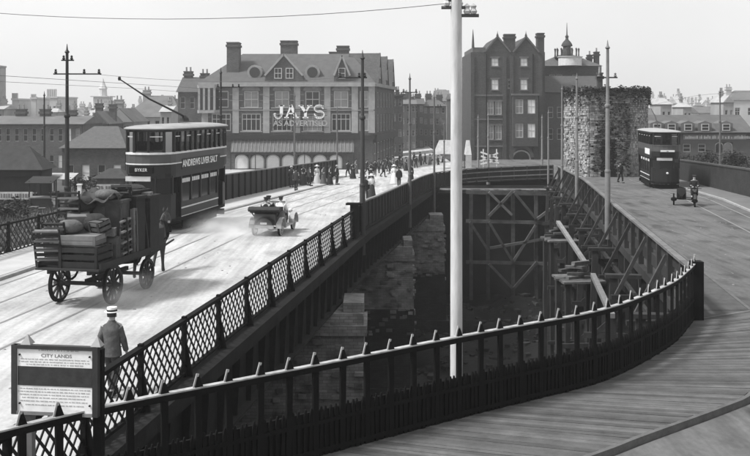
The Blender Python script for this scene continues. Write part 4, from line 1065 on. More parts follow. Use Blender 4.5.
for k in range(16):
    px = 640 + k * 7.5 + rs.uniform(-3, 3); wd = rs.uniform(7, 12); e = rs.uniform(102, 113); Yh = 150 + rs.uniform(0, 100)
    house('small hazy roof of the far town right of the tower, %s from the left' % ORD2(k), px, px + wd, e, e - rs.uniform(4, 8), Yh, rs.choice(['x', 'gable', 'x', 'hip']), HAZE_STONE if Yh > 190 else HAZE_BRICK, HAZE_ROOF, 7, (2, 2), ((px + wd * rs.uniform(.15, .85), e - rs.uniform(8, 12)),))
for k in range(9):
    px = 396 + k * 8 + rs.uniform(-2, 2); wd = rs.uniform(7, 11); e = rs.uniform(104, 112); Yh = 215 + rs.uniform(0, 60)
    house('small hazy roof at the end of the busy street, %s from the left' % ORD2(k), px, px + wd, e, e - rs.uniform(4, 8), Yh, rs.choice(['x', 'gable', 'hip']), HAZE_STONE, HAZE_ROOF, 7, (2, 3), ((px + wd * rs.uniform(.15, .85), e - rs.uniform(8, 12)),))
for k in range(9):
    px = -150 + k * 15; e = rs.uniform(110, 120); house('roof of the far town just beyond the left edge of view, %s from outside' % ORD2(k), px, px + 15, e, e - rs.uniform(5, 9), 125 + rs.uniform(0, 60), rs.choice(['x', 'gable', 'hip']), HAZE_BRICK, HAZE_ROOF, 8, (2, 2), ((px + 5, e - 12),))
# right
for k, (a, b_, e, r, Y, lab) in enumerate(((646, 668, 116, 108, 170, 'hazy roof right beside the stone tower'), (664, 686, 110, 99, 215, 'hazy gabled roof above the right tram'), (684, 702, 106, 97, 225, 'hazy flat block above the dormered building'), (700, 722, 113, 106, 190, 'hazy low roof behind the thin pole at right'), (716, 736, 111, 102, 210, 'hazy roof left of the tall hazy block'), (731, 770, 100, 90, 200, 'tall hazy block at the right edge'))):
    house(lab, a, b_, e, r, Y, ('x', 'gable', 'flat', 'x', 'x', 'hip')[k], HAZE_STONE, SLATEB, 9, (3, 2), ((a + 5, r - 3), (b_ - 5, r - 2)) if k != 2 else ())
# ================================================================== TRAMS
CREAM = mat('tram_cream', .06, .45, .15, 1.5, spec=.5); MAROON = mat('tram_dark', .01, .45, .3, 1.5, spec=.35); ROOFT = mat('tram_roof', .3, .7, .15, 2)
def outline(hw, ls, le, n=10):
    """plan of a tram body: straight sides, bowed ends (front at -y)"""
    pts = []
    for k in range(n + 1):
        a = math.pi * k / n; pts.append((hw * math.cos(a), ls + le * math.sin(a) ** .8))
    for k in range(n + 1):
        a = math.pi + math.pi * k / n; pts.append((hw * math.cos(a), -ls - le * abs(math.sin(a)) ** .8))
    return pts
def resample(pts, n):
    P = [Vector(p) for p in pts] + [Vector(pts[0])]; L = [0]
    for a, b in zip(P, P[1:]): L.append(L[-1] + (b - a).length)
    out = []
    for k in range(n):
        s = L[-1] * k / n; j = max(i for i in range(len(L)) if L[i] <= s + 1e-9); j = min(j, len(P) - 2)
        out.append(P[j].lerp(P[j + 1], (s - L[j]) / max(1e-9, L[j + 1] - L[j])))
    return out
def band(pts, z0, z1, off0=0.0, off1=0.0):
    c = [(0, 0)]
    def o(p, k): v = Vector(p); l = v.length; return v * ((l + k) / l)
    return MB().loft([[(*o(p, off0), z0) for p in pts], [(*o(p, off1), z1) for p in pts]])
def tram(label, loc, rz, advert, dest, TRIM=PALE):
    t = thing('tram', label, 'tram', loc, rz)
    up = outline(1.06, 3.3, 1.15); lo = outline(1.02, 3.2, 1.15); sal = [(1.0, -2.5), (1.0, 2.5), (-1.0, 2.5), (-1.0, -2.5)]
    # truck and wheels
    MB().bb((-.85, -1.9, .42), (.85, 1.9, .6)).build('truck', BLACK, t)
    for x in (-.78, .78):
        for y in (-1.05, 1.05): MB().lathe([(.08, -.07), (.38, -.06), (.4, -.05), (.38, .05), (.08, .07)], (x, y, .41), 16, 'X').build('wheel', BLACK, t)
    MB().bb((-1.0, -2.3, .16), (-.92, 2.3, .5)).build('lifeguard', BLACK, t); MB().bb((.92, -2.3, .16), (1.0, 2.3, .5)).build('lifeguard', BLACK, t)
    for s in (-1, 1): MB().bb((-.95, s * 3.6 - .04, .14), (.95, s * 3.6 + .04, .42)).build('lifeguard', BLACK, t)
    # lower saloon
    band(lo, .52, .68).build('platform', BLACK, t)
    for s in (-1, 1):
        dash = [p for p in lo if p[1] * s > 3.15]
        b = MB(); r = sorted(dash, key=lambda p: p[0])
        b.loft([[(p[0], p[1], .6) for p in r] + [(p[0] * .97, p[1] - s * .05, .6) for p in reversed(r)], [(p[0], p[1], 1.75) for p in r] + [(p[0] * .97, p[1] - s * .05, 1.75) for p in reversed(r)]])
        d_ = b.build('dash', MAROON, t)
        MB().lathe([(.02, -.12), (.08, -.1), (.09, 0), (.08, .02)], (0, s * 4.36, 1.35), 12, 'Y').build('headlamp', PALE, d_)
        for x in (-.99, -.5, .5, .99):
            y = s * (3.2 + 1.15 * max(0, 1 - (x / 1.02) ** 2) ** .45); MB().bb((x - .035, y - .035, 1.7), (x + .035, y + .035, 2.5)).build('vestibule_pillar', MAROON, t)
        rr = sorted([p for p in lo if p[1] * s > 3.15], key=lambda p: p[0])
        for q0, q1 in ((-.95, -.53), (-.46, .46), (.53, .95)):
            ys = [s * (3.17 + 1.12 * max(0, 1 - (x / 1.02) ** 2) ** .45) for x in (q0, q1)]
            MB().add([(q0, ys[0], 1.75), (q1, ys[1], 1.75), (q1, ys[1], 2.45), (q0, ys[0], 2.45)], [(0, 1, 2, 3)]).build('vestibule_pane', GLASS, t)
        MB().bb((-.85, s * 2.5 - .03, .6), (.85, s * 2.5 + .03, 2.5)).build('bulkhead', MAROON, t)
    b = MB().plate(sal, .55, 1.3); b.build('rocker_panel', MAROON, t)
    for s in (-1, 1):
        MB().bb((s * 1.0, -2.5, 1.02), (s * 1.02, 2.5, 1.08)).build('lining', PALE, t)
        MB().bb((s * 1.0, -2.5, .66), (s * 1.02, 2.5, .70)).build('lining', PALE, t)
        for k in range(4):
            y = -2.5 + k * 1.25
            MB().bb((s * .9, y, 1.3), (s * 1.0, y + .12, 2.5)).build('pillar', MAROON, t)
            MB().bb((s * .93, y + .12, 1.3), (s * .95, y + 1.25, 2.35)).build('saloon_pane', GLASS, t)
            for q in range(4): MB().bb((s * .955, y + .2 + q * .26, 2.12), (s * .965, y + .4 + q * .26, 2.3)).build('ventilator', PALE, t)
        MB().bb((s * .9, 2.4, 1.3), (s * .999, 2.5, 2.5)).build('pillar', MAROON, t)
    band(lo, 2.42, 2.6, 0, .03).build('canopy', MAROON, t)
    # upper deck
    band(up, 2.601, 3.02, .0, .0).build('upper_panel', MAROON, t)
    band(up, 3.021, 3.42, .0, .0).build('waist_panel', CREAM, t)
    band(up, 3.0, 3.05, .03, .03).build('moulding', TRIM, t)
    band(up, 3.42, 3.5, .04, .04).build('window_sill', TRIM, t)
    pts = resample(up, 30)
    for k, p in enumerate(pts):
        q = pts[(k + 1) % 30]; v = (q - p); a = math.atan2(v.y, v.x)
        MB().box((p.x * .985, p.y * .99, 3.93), (.1, .08, .86), a).build('pillar', MAROON, t)
        d_ = v.normalized() * .06; i_ = .97
        MB().add([((p.x + d_.x) * i_, (p.y + d_.y) * .985, 3.5), ((q.x - d_.x) * i_, (q.y - d_.y) * .985, 3.5), ((q.x - d_.x) * i_, (q.y - d_.y) * .985, 4.36), ((p.x + d_.x) * i_, (p.y + d_.y) * .985, 4.36)], [(0, 1, 2, 3)]).build('upper_pane', CLEAR, t)
        if k % 2 == 0: MB().bar(p.to_3d() * .985 + Vector((0, 0, 4.16)), q.to_3d() * .985 + Vector((0, 0, 4.16)), .03, .04).build('transom', PALE, t)
    for s in (-1, 1):                            # seats glimpsed inside
        for k in range(6): MB().bb((s * .25, -2.6 + k * .95, 2.65), (s * .95, -2.52 + k * .95, 3.75)).build('seat', TIMBER, t)
    band(up, 4.36, 4.46, .02, .06).build('cant_rail', MAROON, t)
    b = MB(); rr = []
    for z, k in ((4.46, 1.06), (4.5, 1.07), (4.56, 1.0), (4.62, .75), (4.66, .35)): rr.append([(p[0] * k, p[1] * (1 + (k - 1) * .45), z) for p in up])
    b.loft(rr); b.build('roof', ROOFT, t, True)
    # advert and destination
    if advert:
        me = text_mesh(advert, .42, WHITE, .004, .98, .008)
        wmx = max(v.co.x for v in me.vertices)
        for v in me.vertices: v.co.x *= 2.35 / wmx
        MB().bb((1.062, -2.6, 2.72), (1.075, 2.6, 3.18)).build('advert_board', MAROON, t)
        o = share('advert_lettering', me, t, (1.085, -.2, 2.95), math.pi / 2)
    for s in (-1,):
        MB().bb((-.55, -4.5, 2.66), (.5, -4.36, 2.92)).build('destination_box', BLACK, t)
        if dest:
            me = text_mesh(dest, .19, PALE, .004); share('destination_lettering', me, t, (-.02, -4.515, 2.79))
        MB().bb((-.75, -4.42, 2.32), (.35, -4.34, 2.52)).build('notice_board', mat('tram_notice', .5, .7), t)
    return t
def clear_mat():
    m = bpy.data.materials.new('clear_glass'); m.use_nodes = True; n = m.node_tree.nodes; L = m.node_tree.links
    n.clear(); o = n.new('ShaderNodeOutputMaterial'); tr_ = n.new('ShaderNodeBsdfTransparent'); tr_.inputs[0].default_value = (.6, .6, .6, 1)
    gl = n.new('ShaderNodeBsdfGlossy'); gl.inputs['Roughness'].default_value = .05; mx = n.new('ShaderNodeMixShader'); fr = n.new('ShaderNodeFresnel'); fr.inputs[0].default_value = 1.5
    L.new(fr.outputs[0], mx.inputs[0]); L.new(tr_.outputs[0], mx.inputs[1]); L.new(gl.outputs[0], mx.inputs[2]); L.new(mx.outputs[0], o.inputs[0]); return m
CLEAR = clear_mat()
T1 = tram('double-deck tram with ANDREWS LIVER SALT advert on the left road', (-9.5, 46.3, zL(46)), -math.atan2(.17, 1), 'ANDREWS LIVER SALT', 'BYKER')
T1.scale = (1.05, 1.02, 1.065)
pl = MB().tube([(.2, 0, 4.98), (-.55, -2.3, 5.75), (-1.0, -4.4, 6.55)], [.05, .04, .025], 6).build('trolley_pole', DARK, T1)
MB().lathe([(.25, 4.76), (.2, 4.9), (.08, 5.02)], (.2, 0, 0), 10).build('trolley_base', DARK, T1); MB().lathe([(.09, -.03), (.06, 0), (.09, .03)], (-1.0, -4.45, 6.58), 10, 'X').build('trolley_wheel', DARK, pl)
T2 = tram('dark double-deck tram coming along the right-hand road by the stone tower', (22.05, 74.0, zR(74)), -math.atan2(.14, 1), None, None, CREAM)
T2.scale = (1, 1, .96)
MB().bb((-1.078, -3.0, 2.7), (-1.062, -.6, 3.15)).build('advert_board', WHITE, T2); MB().bb((-.5, -4.47, 2.98), (.5, -4.42, 3.12)).build('sign_plate', PALE, T2)
MB().tube([(0, 0, 4.8), (.1, 2, 5.6), (.1, 4.4, 6.3)], .035, 6).build('trolley_pole', DARK, T2)
# ================================================================== WHEELS
def spoked(r, n, w_=.07, spoke=.035, hub=.11, m_=None, axis='X'):
    b = MB(); N = 28
    b.loft([[(x, rr * math.cos(a), rr * math.sin(a)) for x, rr in ((-w_ / 2, r - .09), (w_ / 2, r - .09), (w_ / 2, r - .015), (-w_ / 2, r - .015))] for a in [2 * math.pi * k / N for k in range(N + 1)]], caps=False)
    for k in range(n):
        a = 2 * math.pi * k / n; b.bar((0, hub * .7 * math.cos(a), hub * .7 * math.sin(a)), (0, (r - .08) * math.cos(a), (r - .08) * math.sin(a)), spoke, spoke * 1.2, up=(1, 0, 0))
    b.lathe([(hub * .6, -.16), (hub, -.08), (hub, .08), (hub * .6, .16)], (0, 0, 0), 12, 'X')
    ty = MB(); ty.loft([[(x, rr * math.cos(a), rr * math.sin(a)) for x, rr in ((-w_ / 2 - .004, r - .014), (w_ / 2 + .004, r - .014), (w_ / 2 + .004, r), (-w_ / 2 - .004, r))] for a in [2 * math.pi * k / N for k in range(N + 1)]], caps=False)
    return b, ty
def put_wheel(parent, r, n, loc, m1, m2, w_=.07, spoke=.035, key={}):
    k = (r, n, m1.name)
    if k not in key:
        b, ty = spoked(r, n, w_, spoke); key[k] = (b.mesh('wheel', m1), ty.mesh('tyre', m2))
    o = share('wheel', key[k][0], parent, loc); o.rotation_euler = (random.uniform(0, 1), 0, 0); share('tyre', key[k][1], o); return o
# ================================================================== HORSE CART
CH = -math.atan2(.2, 1)
CART = thing('horse_cart', 'open four-wheeled wagon with spoked wheels heaped with furniture', 'wagon', (-8.3, 27.3, 0), CH)
CW = mat('wagon_wood', .018, .8, .35, 3, .2, island=.3)
for x in (-.83, .83): put_wheel(CART, .56, 12, (x, 0, .56), CW, IRON, .08, .045)
for x in (-.78, .78): put_wheel(CART, .47, 10, (x, 2.35, .47), CW, IRON, .08, .045)
MB().bar((-.8, 0, .56), (.8, 0, .56), .1, .1).build('axle', CW, CART); MB().bar((-.75, 2.35, .47), (.75, 2.35, .47), .1, .1).build('axle', CW, CART)
MB().bar((0, 0, .62), (0, 2.6, .58), .1, .12).build('reach', CW, CART)
MB().lathe([(.42, 0), (.42, .05)], (0, 2.35, .8), 16).build('turntable', IRON, CART)
for x in (-.45, .45):
    MB().tube([(x, -.5, .98), (x, -.2, .72), (x, 0, .67), (x, .2, .72), (x, .5, .98)], .035, 6).build('leaf_spring', IRON, CART)
    MB().tube([(x, 1.95, 1.0), (x, 2.2, .8), (x, 2.35, .78), (x, 2.5, .8), (x, 2.75, 1.0)], .03, 6).build('leaf_spring', IRON, CART)
for x in (-.6, .6): MB().bb((x - .05, -1.0, .98), (x + .05, 3.3, 1.1)).build('bed_beam', CW, CART)
for k in range(14): MB().bb((-.95, -1.1 + k * .318, 1.1), (.95, -1.1 + k * .318 + .3, 1.145)).build('bed_plank', CW, CART)
for x in (-.95, .95): MB().bb((x - .03, -1.0, 1.148), (x + .03, 3.3, 1.3)).build('side_board', CW, CART)
for x in (-.42, .42): MB().tube([(x, 2.9, .75), (x * 1.05, 4.2, 1.0), (x * 1.0, 5.25, 1.12)], [.045, .04, .03], 6).build('shaft', CW, CART)
MB().bb((-.8, 3.15, 1.15), (.8, 3.6, 1.75)).build('driver_seat', CW, CART)
Mc = Matrix.Translation(CART.location) @ Matrix.Rotation(CH, 4, 'Z')
CRM = {'a': mat('crate_wood', .06, .85, .35, 4, .2, island=.35), 'b': mat('dark_crate', .018, .8, .35, 4, .2, island=.3), 'c': mat('pale_crate', .15, .85, .25, 4, .2, island=.25)}
def load(name, label, c, s, rz=0.0, m_='a', style='crate', tilt=0.0, cat='crate'):
    t = thing(name, label, cat, (0, 0, 0), 0, 'goods heaped on the wagon')
    t.matrix_world = Mc @ Matrix.Translation(c) @ Matrix.Rotation(rz, 4, 'Z') @ Matrix.Rotation(tilt, 4, 'X')
    x, y, z = s; M_ = CRM[m_]
    if style == 'open':
        n = max(3, int(z / .17))
        for sgn in (-1, 1):
            for q in range(n):
                MB().bb((-x / 2, sgn * (y / 2 - .02), q * z / n + .03), (x / 2, sgn * y / 2, (q + 1) * z / n - .03)).build('slat', CRM['c'] if random.random() < .3 else M_, t)
                MB().bb((sgn * (x / 2 - .02), -y / 2 + .022, q * z / n + .03), (sgn * x / 2, y / 2 - .022, (q + 1) * z / n - .03)).build('slat', M_, t)
            for q in (-1, 1): MB().bb((q * (x / 2 - .1), sgn * y / 2, 0), (q * (x / 2 - .02), sgn * (y / 2 + .025), z)).build('corner_batten', M_, t)
        MB().bb((-x / 2, -y / 2, 0), (x / 2, y / 2, .03)).build('base', M_, t)
        for q in range(max(2, int(y / .22))): MB().bb((-x / 2, -y / 2 + q * .22 + .02, z - .01), (x / 2, -y / 2 + q * .22 + .16, z + .012)).build('lid_board', M_, t)
        MB().lathe([(min(x, y) * .3, .04), (min(x, y) * .42, z * .5), (min(x, y) * .3, z * .9)], (0, 0, 0), 10).build('contents', mat('packed_straw', .05, .95, .5, 6, .6), t)
    if style == 'crate':
        MB().bb((-x / 2 + .02, -y / 2 + .02, .01), (x / 2 - .02, y / 2 - .02, z - .01)).build('box', M_, t)
        n = max(2, int(z / .16))
        for sgn in (-1, 1):
            for k in range(n):
                MB().bb((-x / 2, sgn * (y / 2 - .018), k * z / n + .006), (x / 2, sgn * y / 2, (k + 1) * z / n - .006)).build('slat', M_, t)
                MB().bb((sgn * (x / 2 - .018), -y / 2 + .003, k * z / n + .006), (sgn * x / 2, y / 2 - .003, (k + 1) * z / n - .006)).build('slat', M_, t)
            for q in (-1, 1): MB().bb((q * (x / 2 - .09), sgn * y / 2, 0), (q * (x / 2 - .01), sgn * (y / 2 + .02), z)).build('corner_batten', M_, t)
        n = max(2, int(y / .2))
        for k in range(n): MB().bb((-x / 2, -y / 2 + k * y / n + .005, z - .012), (x / 2, -y / 2 + (k + 1) * y / n - .005, z + .01)).build('lid_board', M_, t)
    elif style == 'trunk':
        MB().bb((-x / 2, -y / 2, 0), (x / 2, y / 2, z * .72)).build('body', M_, t)
        n = 8; pts = [(x / 2 + .01, z * .725), (-x / 2 - .01, z * .725)]
        MB().loft([[(xx, -math.cos(math.pi * k / n) * (y / 2 + .01), z * .725 + math.sin(math.pi * k / n) * z * .27) for k in range(n + 1)] for xx in (-x / 2 - .01, x / 2 + .01)]).build('lid', M_, t)
        for q in (-.3, .3): MB().bb((q * x - .03, -y / 2 - .015, 0), (q * x + .03, y / 2 + .015, z * .71)).build('strap', IRON, t)
        MB().bb((-.05, -y / 2 - .03, z * .55), (.05, -y / 2 - .001, z * .75)).build('lock', PALE, t)
    elif style == 'wardrobe':
        MB().bb((-x / 2, -y / 2, .05), (x / 2, y / 2, z - .08)).build('carcass', M_, t)
        MB().bb((-x / 2 - .04, -y / 2 - .04, z - .08), (x / 2 + .04, y / 2 + .04, z)).build('cornice', M_, t)
        MB().bb((-x / 2 - .02, -y / 2 - .02, 0), (x / 2 + .02, y / 2 + .02, .05)).build('plinth', M_, t)
        for q in (-1, 1): MB().bb((q * x * .25 - x * .18, -y / 2 - .02, .15), (q * x * .25 + x * .18, -y / 2 - .001, z - .2)).build('door_panel', M_, t)
    elif style == 'rack':
        for q in (-1, 1): MB().bb((q * x / 2 - .025, -.025, 0), (q * x / 2 + .025, .025, z)).build('side_rail', M_, t)
        n = max(4, int(z / .14))
        for k in range(n): MB().bb((-x / 2, -y / 2, z * (k + .4) / n), (x / 2, y / 2, z * (k + .4) / n + .05)).build('rung', CRM['c'] if k % 2 else M_, t)
    elif style == 'table':
        MB().bb((-x / 2, -y / 2, z - .05), (x / 2, y / 2, z)).build('table_top', M_, t)
        for q in (-1, 1):
            for r in (-1, 1): MB().bb((q * (x / 2 - .1) - .03, r * (y / 2 - .1) - .03, 0), (q * (x / 2 - .1) + .03, r * (y / 2 - .1) + .03, z - .051)).build('leg', M_, t)
    return t
load('crate', 'low dark packing crate at the tail of the wagon', (.25, -.5, 1.15), (1.2, .85, .6), 0, 'b', 'open')
load('crate', 'pale flat box lying on top of the low tail crate', (.0, -.45, 1.765), (1.35, .75, .26), .08, 'c')
load('trunk', 'round-lidded trunk standing at the rear right of the wagon bed', (.45, .35, 1.15), (.85, .6, .75), .05, 'a', 'trunk', cat='trunk')
load('wooden_rack', 'slatted rack standing on the rear left corner of the wagon', (-.7, -.78, 1.15), (.7, .12, 1.15), .25, 'b', 'rack', .32, 'rack')
load('wooden_rack', 'upright slatted bed end among the middle of the load', (-.62, .15, 2.15), (.62, .1, 1.05), .12, 'b', 'rack', .04, 'rack')
load('crate', 'tilted pale tea chest wedged behind the slatted rack', (-.35, .2, 2.03), (.62, .6, .5), .5, 'c', tilt=.15)
load('wardrobe', 'tall wooden wardrobe standing in the middle of the wagon', (.3, .95, 1.15), (.9, .55, 1.75), .04, 'a', 'wardrobe', cat='wardrobe')
load('wardrobe', 'dark wardrobe behind the tall wooden one on the wagon', (.42, 1.65, 1.15), (1.0, .55, 1.8), -.05, 'b', 'wardrobe', cat='wardrobe')
load('wardrobe', 'dark cupboard nearest the front of the wagon load', (.42, 2.5, 1.15), (1.1, .7, 1.75), .03, 'b', 'wardrobe', cat='cupboard')
load('crate', 'dark crate filling the left side of the wagon load', (-.5, 1.2, 1.15), (.8, .9, .88), 0, 'b')
load('crate', 'dark crate on the front left of the wagon', (-.45, 2.3, 1.15), (.75, 1.0, 1.2), 0, 'b')
load('crate', 'thin flat panel box laid along the top right of the load', (.35, 2.3, 2.955), (.6, 1.1, .1), -.12, 'b')
load('wooden_rack', 'second slatted rack leaning on the rear left rack of the wagon', (-.62, -.5, 1.15), (.62, .12, 1.3), .15, 'b', 'rack', .26, 'rack')
load('crate', 'small pale box perched on the round-lidded trunk', (.55, .3, 1.9), (.4, .35, .22), .3, 'c')
load('side_table', 'upturned side table legs up on top of the wagon load', (-.1, 1.9, 3.05), (.6, .5, .5), .4, 'b', 'table', 3.14, 'table')
load('plank', 'pale plank standing upright between the wardrobes', (.86, 1.35, 1.2), (.05, .16, 1.4), 0, 'c', 'crate', .06, 'plank')
load('crate', 'small white box tucked near the front top of the load', (.75, 2.45, 2.76), (.3, .3, .22), .2, 'c')
def sack(label, c, r, m_):
    t = MB(); rr = []
    ph = random.uniform(0, 6)
    for i in range(9):
        a = math.pi * i / 8; rad = math.sin(a) ** .7
        rr.append([((r[0] * rad * math.cos(b) * (1 + .12 * math.sin(3 * b + ph + i))), (r[1] * rad * math.sin(b) * (1 + .12 * math.cos(2 * b + ph))), r[2] * (1 - math.cos(a))) for b in [2 * math.pi * q / 12 for q in range(12)]])
    t.loft(rr); o = t.build('sack', m_, smooth=True); o.matrix_world = Mc @ Matrix.Translation(c); tag(o, label, 'sack', 'goods heaped on the wagon')
SACK = mat('sacking', .11, .95, .4, 5, .8, 16); SACKD = mat('dark_sacking', .035, .95, .4, 5, .8, 16)
sack('lumpy pale sack on the flat box at the tail of the wagon', (-.3, -.35, 2.03), (.36, .3, .2), SACK)
sack('dark bundle in the hollow behind the tail crate', (.15, .22, 2.0), (.4, .32, .28), SACKD)
sack('dark bundle high on the left of the wagon load', (-.45, .6, 2.5), (.4, .4, .26), SACKD)
sack('pale bundle sagging over the top of the tall wardrobe', (.2, .85, 2.88), (.38, .32, .16), SACK)
sack('dark bundle at the front top of the wagon load', (.1, 2.7, 2.88), (.5, .4, .16), SACKD)
load('crate', 'dark crate stacked high at the rear left of the wagon load', (-.4, .42, 1.76), (.75, .55, .72), .2, 'b', 'open')
load('crate', 'open wooden crate leaning against the tall wardrobe', (.45, .05, 1.95), (.5, .4, .45), -.4, 'a', 'open', tilt=.25)
for k, (y0, y1) in enumerate(((.2, .9), (1.3, 1.45), (2.1, 2.0))):
    pts = [(.97, y0, 1.16), (.93, y0, 1.6), (.82, (y0 + y1) / 2, 2.6), (.5, y1, 3.08), (-.3, y1, 3.1), (-.9, y1, 2.4), (-.98, y0, 1.16)]
    tag(MB().tube([Mc @ Vector(q) for q in pts], .014, 5).build('lashing_rope', mat('rope', .06, .9)), 'rope lashed over the wagon load, %s from the tail' % ORD[k], 'rope', 'ropes over the wagon load')
load('crate', 'slatted crate on its side on top of the tall wardrobe', (.42, 1.35, 2.96), (.6, .45, .3), .5, 'b', 'open', .12)
load('wooden_rack', 'slatted bed end leaning on the right flank of the load', (.9, .75, 1.15), (.08, .6, 1.25), 0, 'b', 'rack', .1, 'rack')
# tarpaulin thrown over
t = MB(); nx_, ny_ = 30, 28; rows = []
for j in range(ny_ + 1):
    row = []
    for i in range(nx_ + 1):
        u, v = i / nx_, j / ny_; x = -1.02 + 1.6 * u; y = .25 + 2.0 * v
        z = 2.98 + .13 * math.sin(u * 7 + v * 3) * .5 + .1 * math.sin(v * 9 - u * 4) * .4 - 1.9 * max(0, .36 - u) ** 1.1 * 1.6 + .07 * math.sin(u * 19 + v * 11) + .05 * math.sin(v * 23 - u * 9) + .28 * math.exp(-((u - .35) ** 2 + (v - .4) ** 2) / .03) - .55 * max(0, .25 - v) * (1 - u)
        row.append((x, y, z))
    rows.append(row)
t.loft(rows, closed=False)
t.v = [tuple(Mc @ Vector(q)) for q in t.v]
o = t.build('tarpaulin', mat('tarpaulin', .05, .9, .4, 3, .5, 14), smooth=True); tag(o, 'crumpled dark tarpaulin thrown over the top of the wagon load', 'tarpaulin', 'goods heaped on the wagon')
sm = o.modifiers.new('thick', 'SOLIDIFY'); sm.thickness = .02
# ================================================================== HORSE
def horse(label, loc, rz):
    t = thing('horse', label, 'horse', loc, rz)
    N = [((0, 0, 1.22), .3), ((0, .45, 1.25), .3), ((0, .8, 1.28), .27), ((0, 1.02, 1.45), .2), ((0, 1.25, 1.75), .14), ((0, 1.36, 1.92), .13), ((0, 1.56, 1.78), .1), ((0, 1.72, 1.6), .075), ((0, -.4, 1.27), .3), ((0, -.62, 1.22), .22),
         ((.16, .72, 1.0), .14), ((.17, .72, .62), .07), ((.17, .74, .3), .05), ((.17, .76, .1), .06), ((.17, .8, .03), .07),
         ((-.16, .76, 1.0), .14), ((-.17, .95, .68), .07), ((-.17, .82, .4), .05), ((-.17, .74, .24), .055), ((-.17, .76, .17), .06),
         ((.17, -.5, .98), .17), ((.18, -.38, .78), .11), ((.18, -.62, .5), .065), ((.18, -.56, .12), .05), ((.18, -.5, .04), .07),
         ((-.17, -.5, .98), .17), ((-.18, -.36, .78), .11), ((-.18, -.66, .52), .065), ((-.18, -.72, .14), .05), ((-.18, -.67, .04), .07)]
    E = [(0, 1), (1, 2), (2, 3), (3, 4), (4, 5), (5, 6), (6, 7), (0, 8), (8, 9), (2, 10), (10, 11), (11, 12), (12, 13), (13, 14), (2, 15), (15, 16), (16, 17), (17, 18), (18, 19), (8, 20), (20, 21), (21, 22), (22, 23), (23, 24), (8, 25), (25, 26), (26, 27), (27, 28), (28, 29)]
    bd = skin('body', N, E, mat('horse_coat', .04, .7, .4, 3), t, 2)
    MB().tube([(0, -.78, 1.3), (0, -.92, 1.1), (0, -.9, .7), (0, -.86, .5)], [.05, .09, .08, .02], 8).build('tail', HAIR, t, True)
    for s in (-1, 1): MB().lathe([(.035, 0), (.045, .06), (.0, .17)], (s * .07, 1.36, 2.0), 6).build('ear', mat('horse_coat', .07), t)
    b = MB(); [b.bar((0, .95 + .08 * k, 1.72 + .07 * k - .02 * k * k * .1), (random.uniform(.05, .12), .9 + .08 * k, 1.48 + .07 * k), .03, .09) for k in range(6)]; b.build('mane', HAIR, t)
    b = MB()
    for a0 in range(16):
        a = 2 * math.pi * a0 / 16; c = 2 * math.pi * (a0 + 1) / 16
        b.bar((.27 * math.sin(a), .92 + .12 * math.cos(a), 1.32 + .38 * math.cos(a)), (.27 * math.sin(c), .92 + .12 * math.cos(c), 1.32 + .38 * math.cos(c)), .1, .1)
    b.build('collar', IRON, t)
    for s in (-1, 1): MB().bar((s * .3, .9, 1.2), (s * .36, -.9, 1.05), .03, .05).build('trace', IRON, t)
    MB().bb((-.12, 1.44, 1.6), (.12, 1.46, 1.68)).build('brow_band', PALE, t)
    return t
hp = Mc @ Vector((-.12, 4.45, 0)); HORSE = horse('dark draught horse in harness pulling the loaded wagon', (hp.x, hp.y, 0), CH)
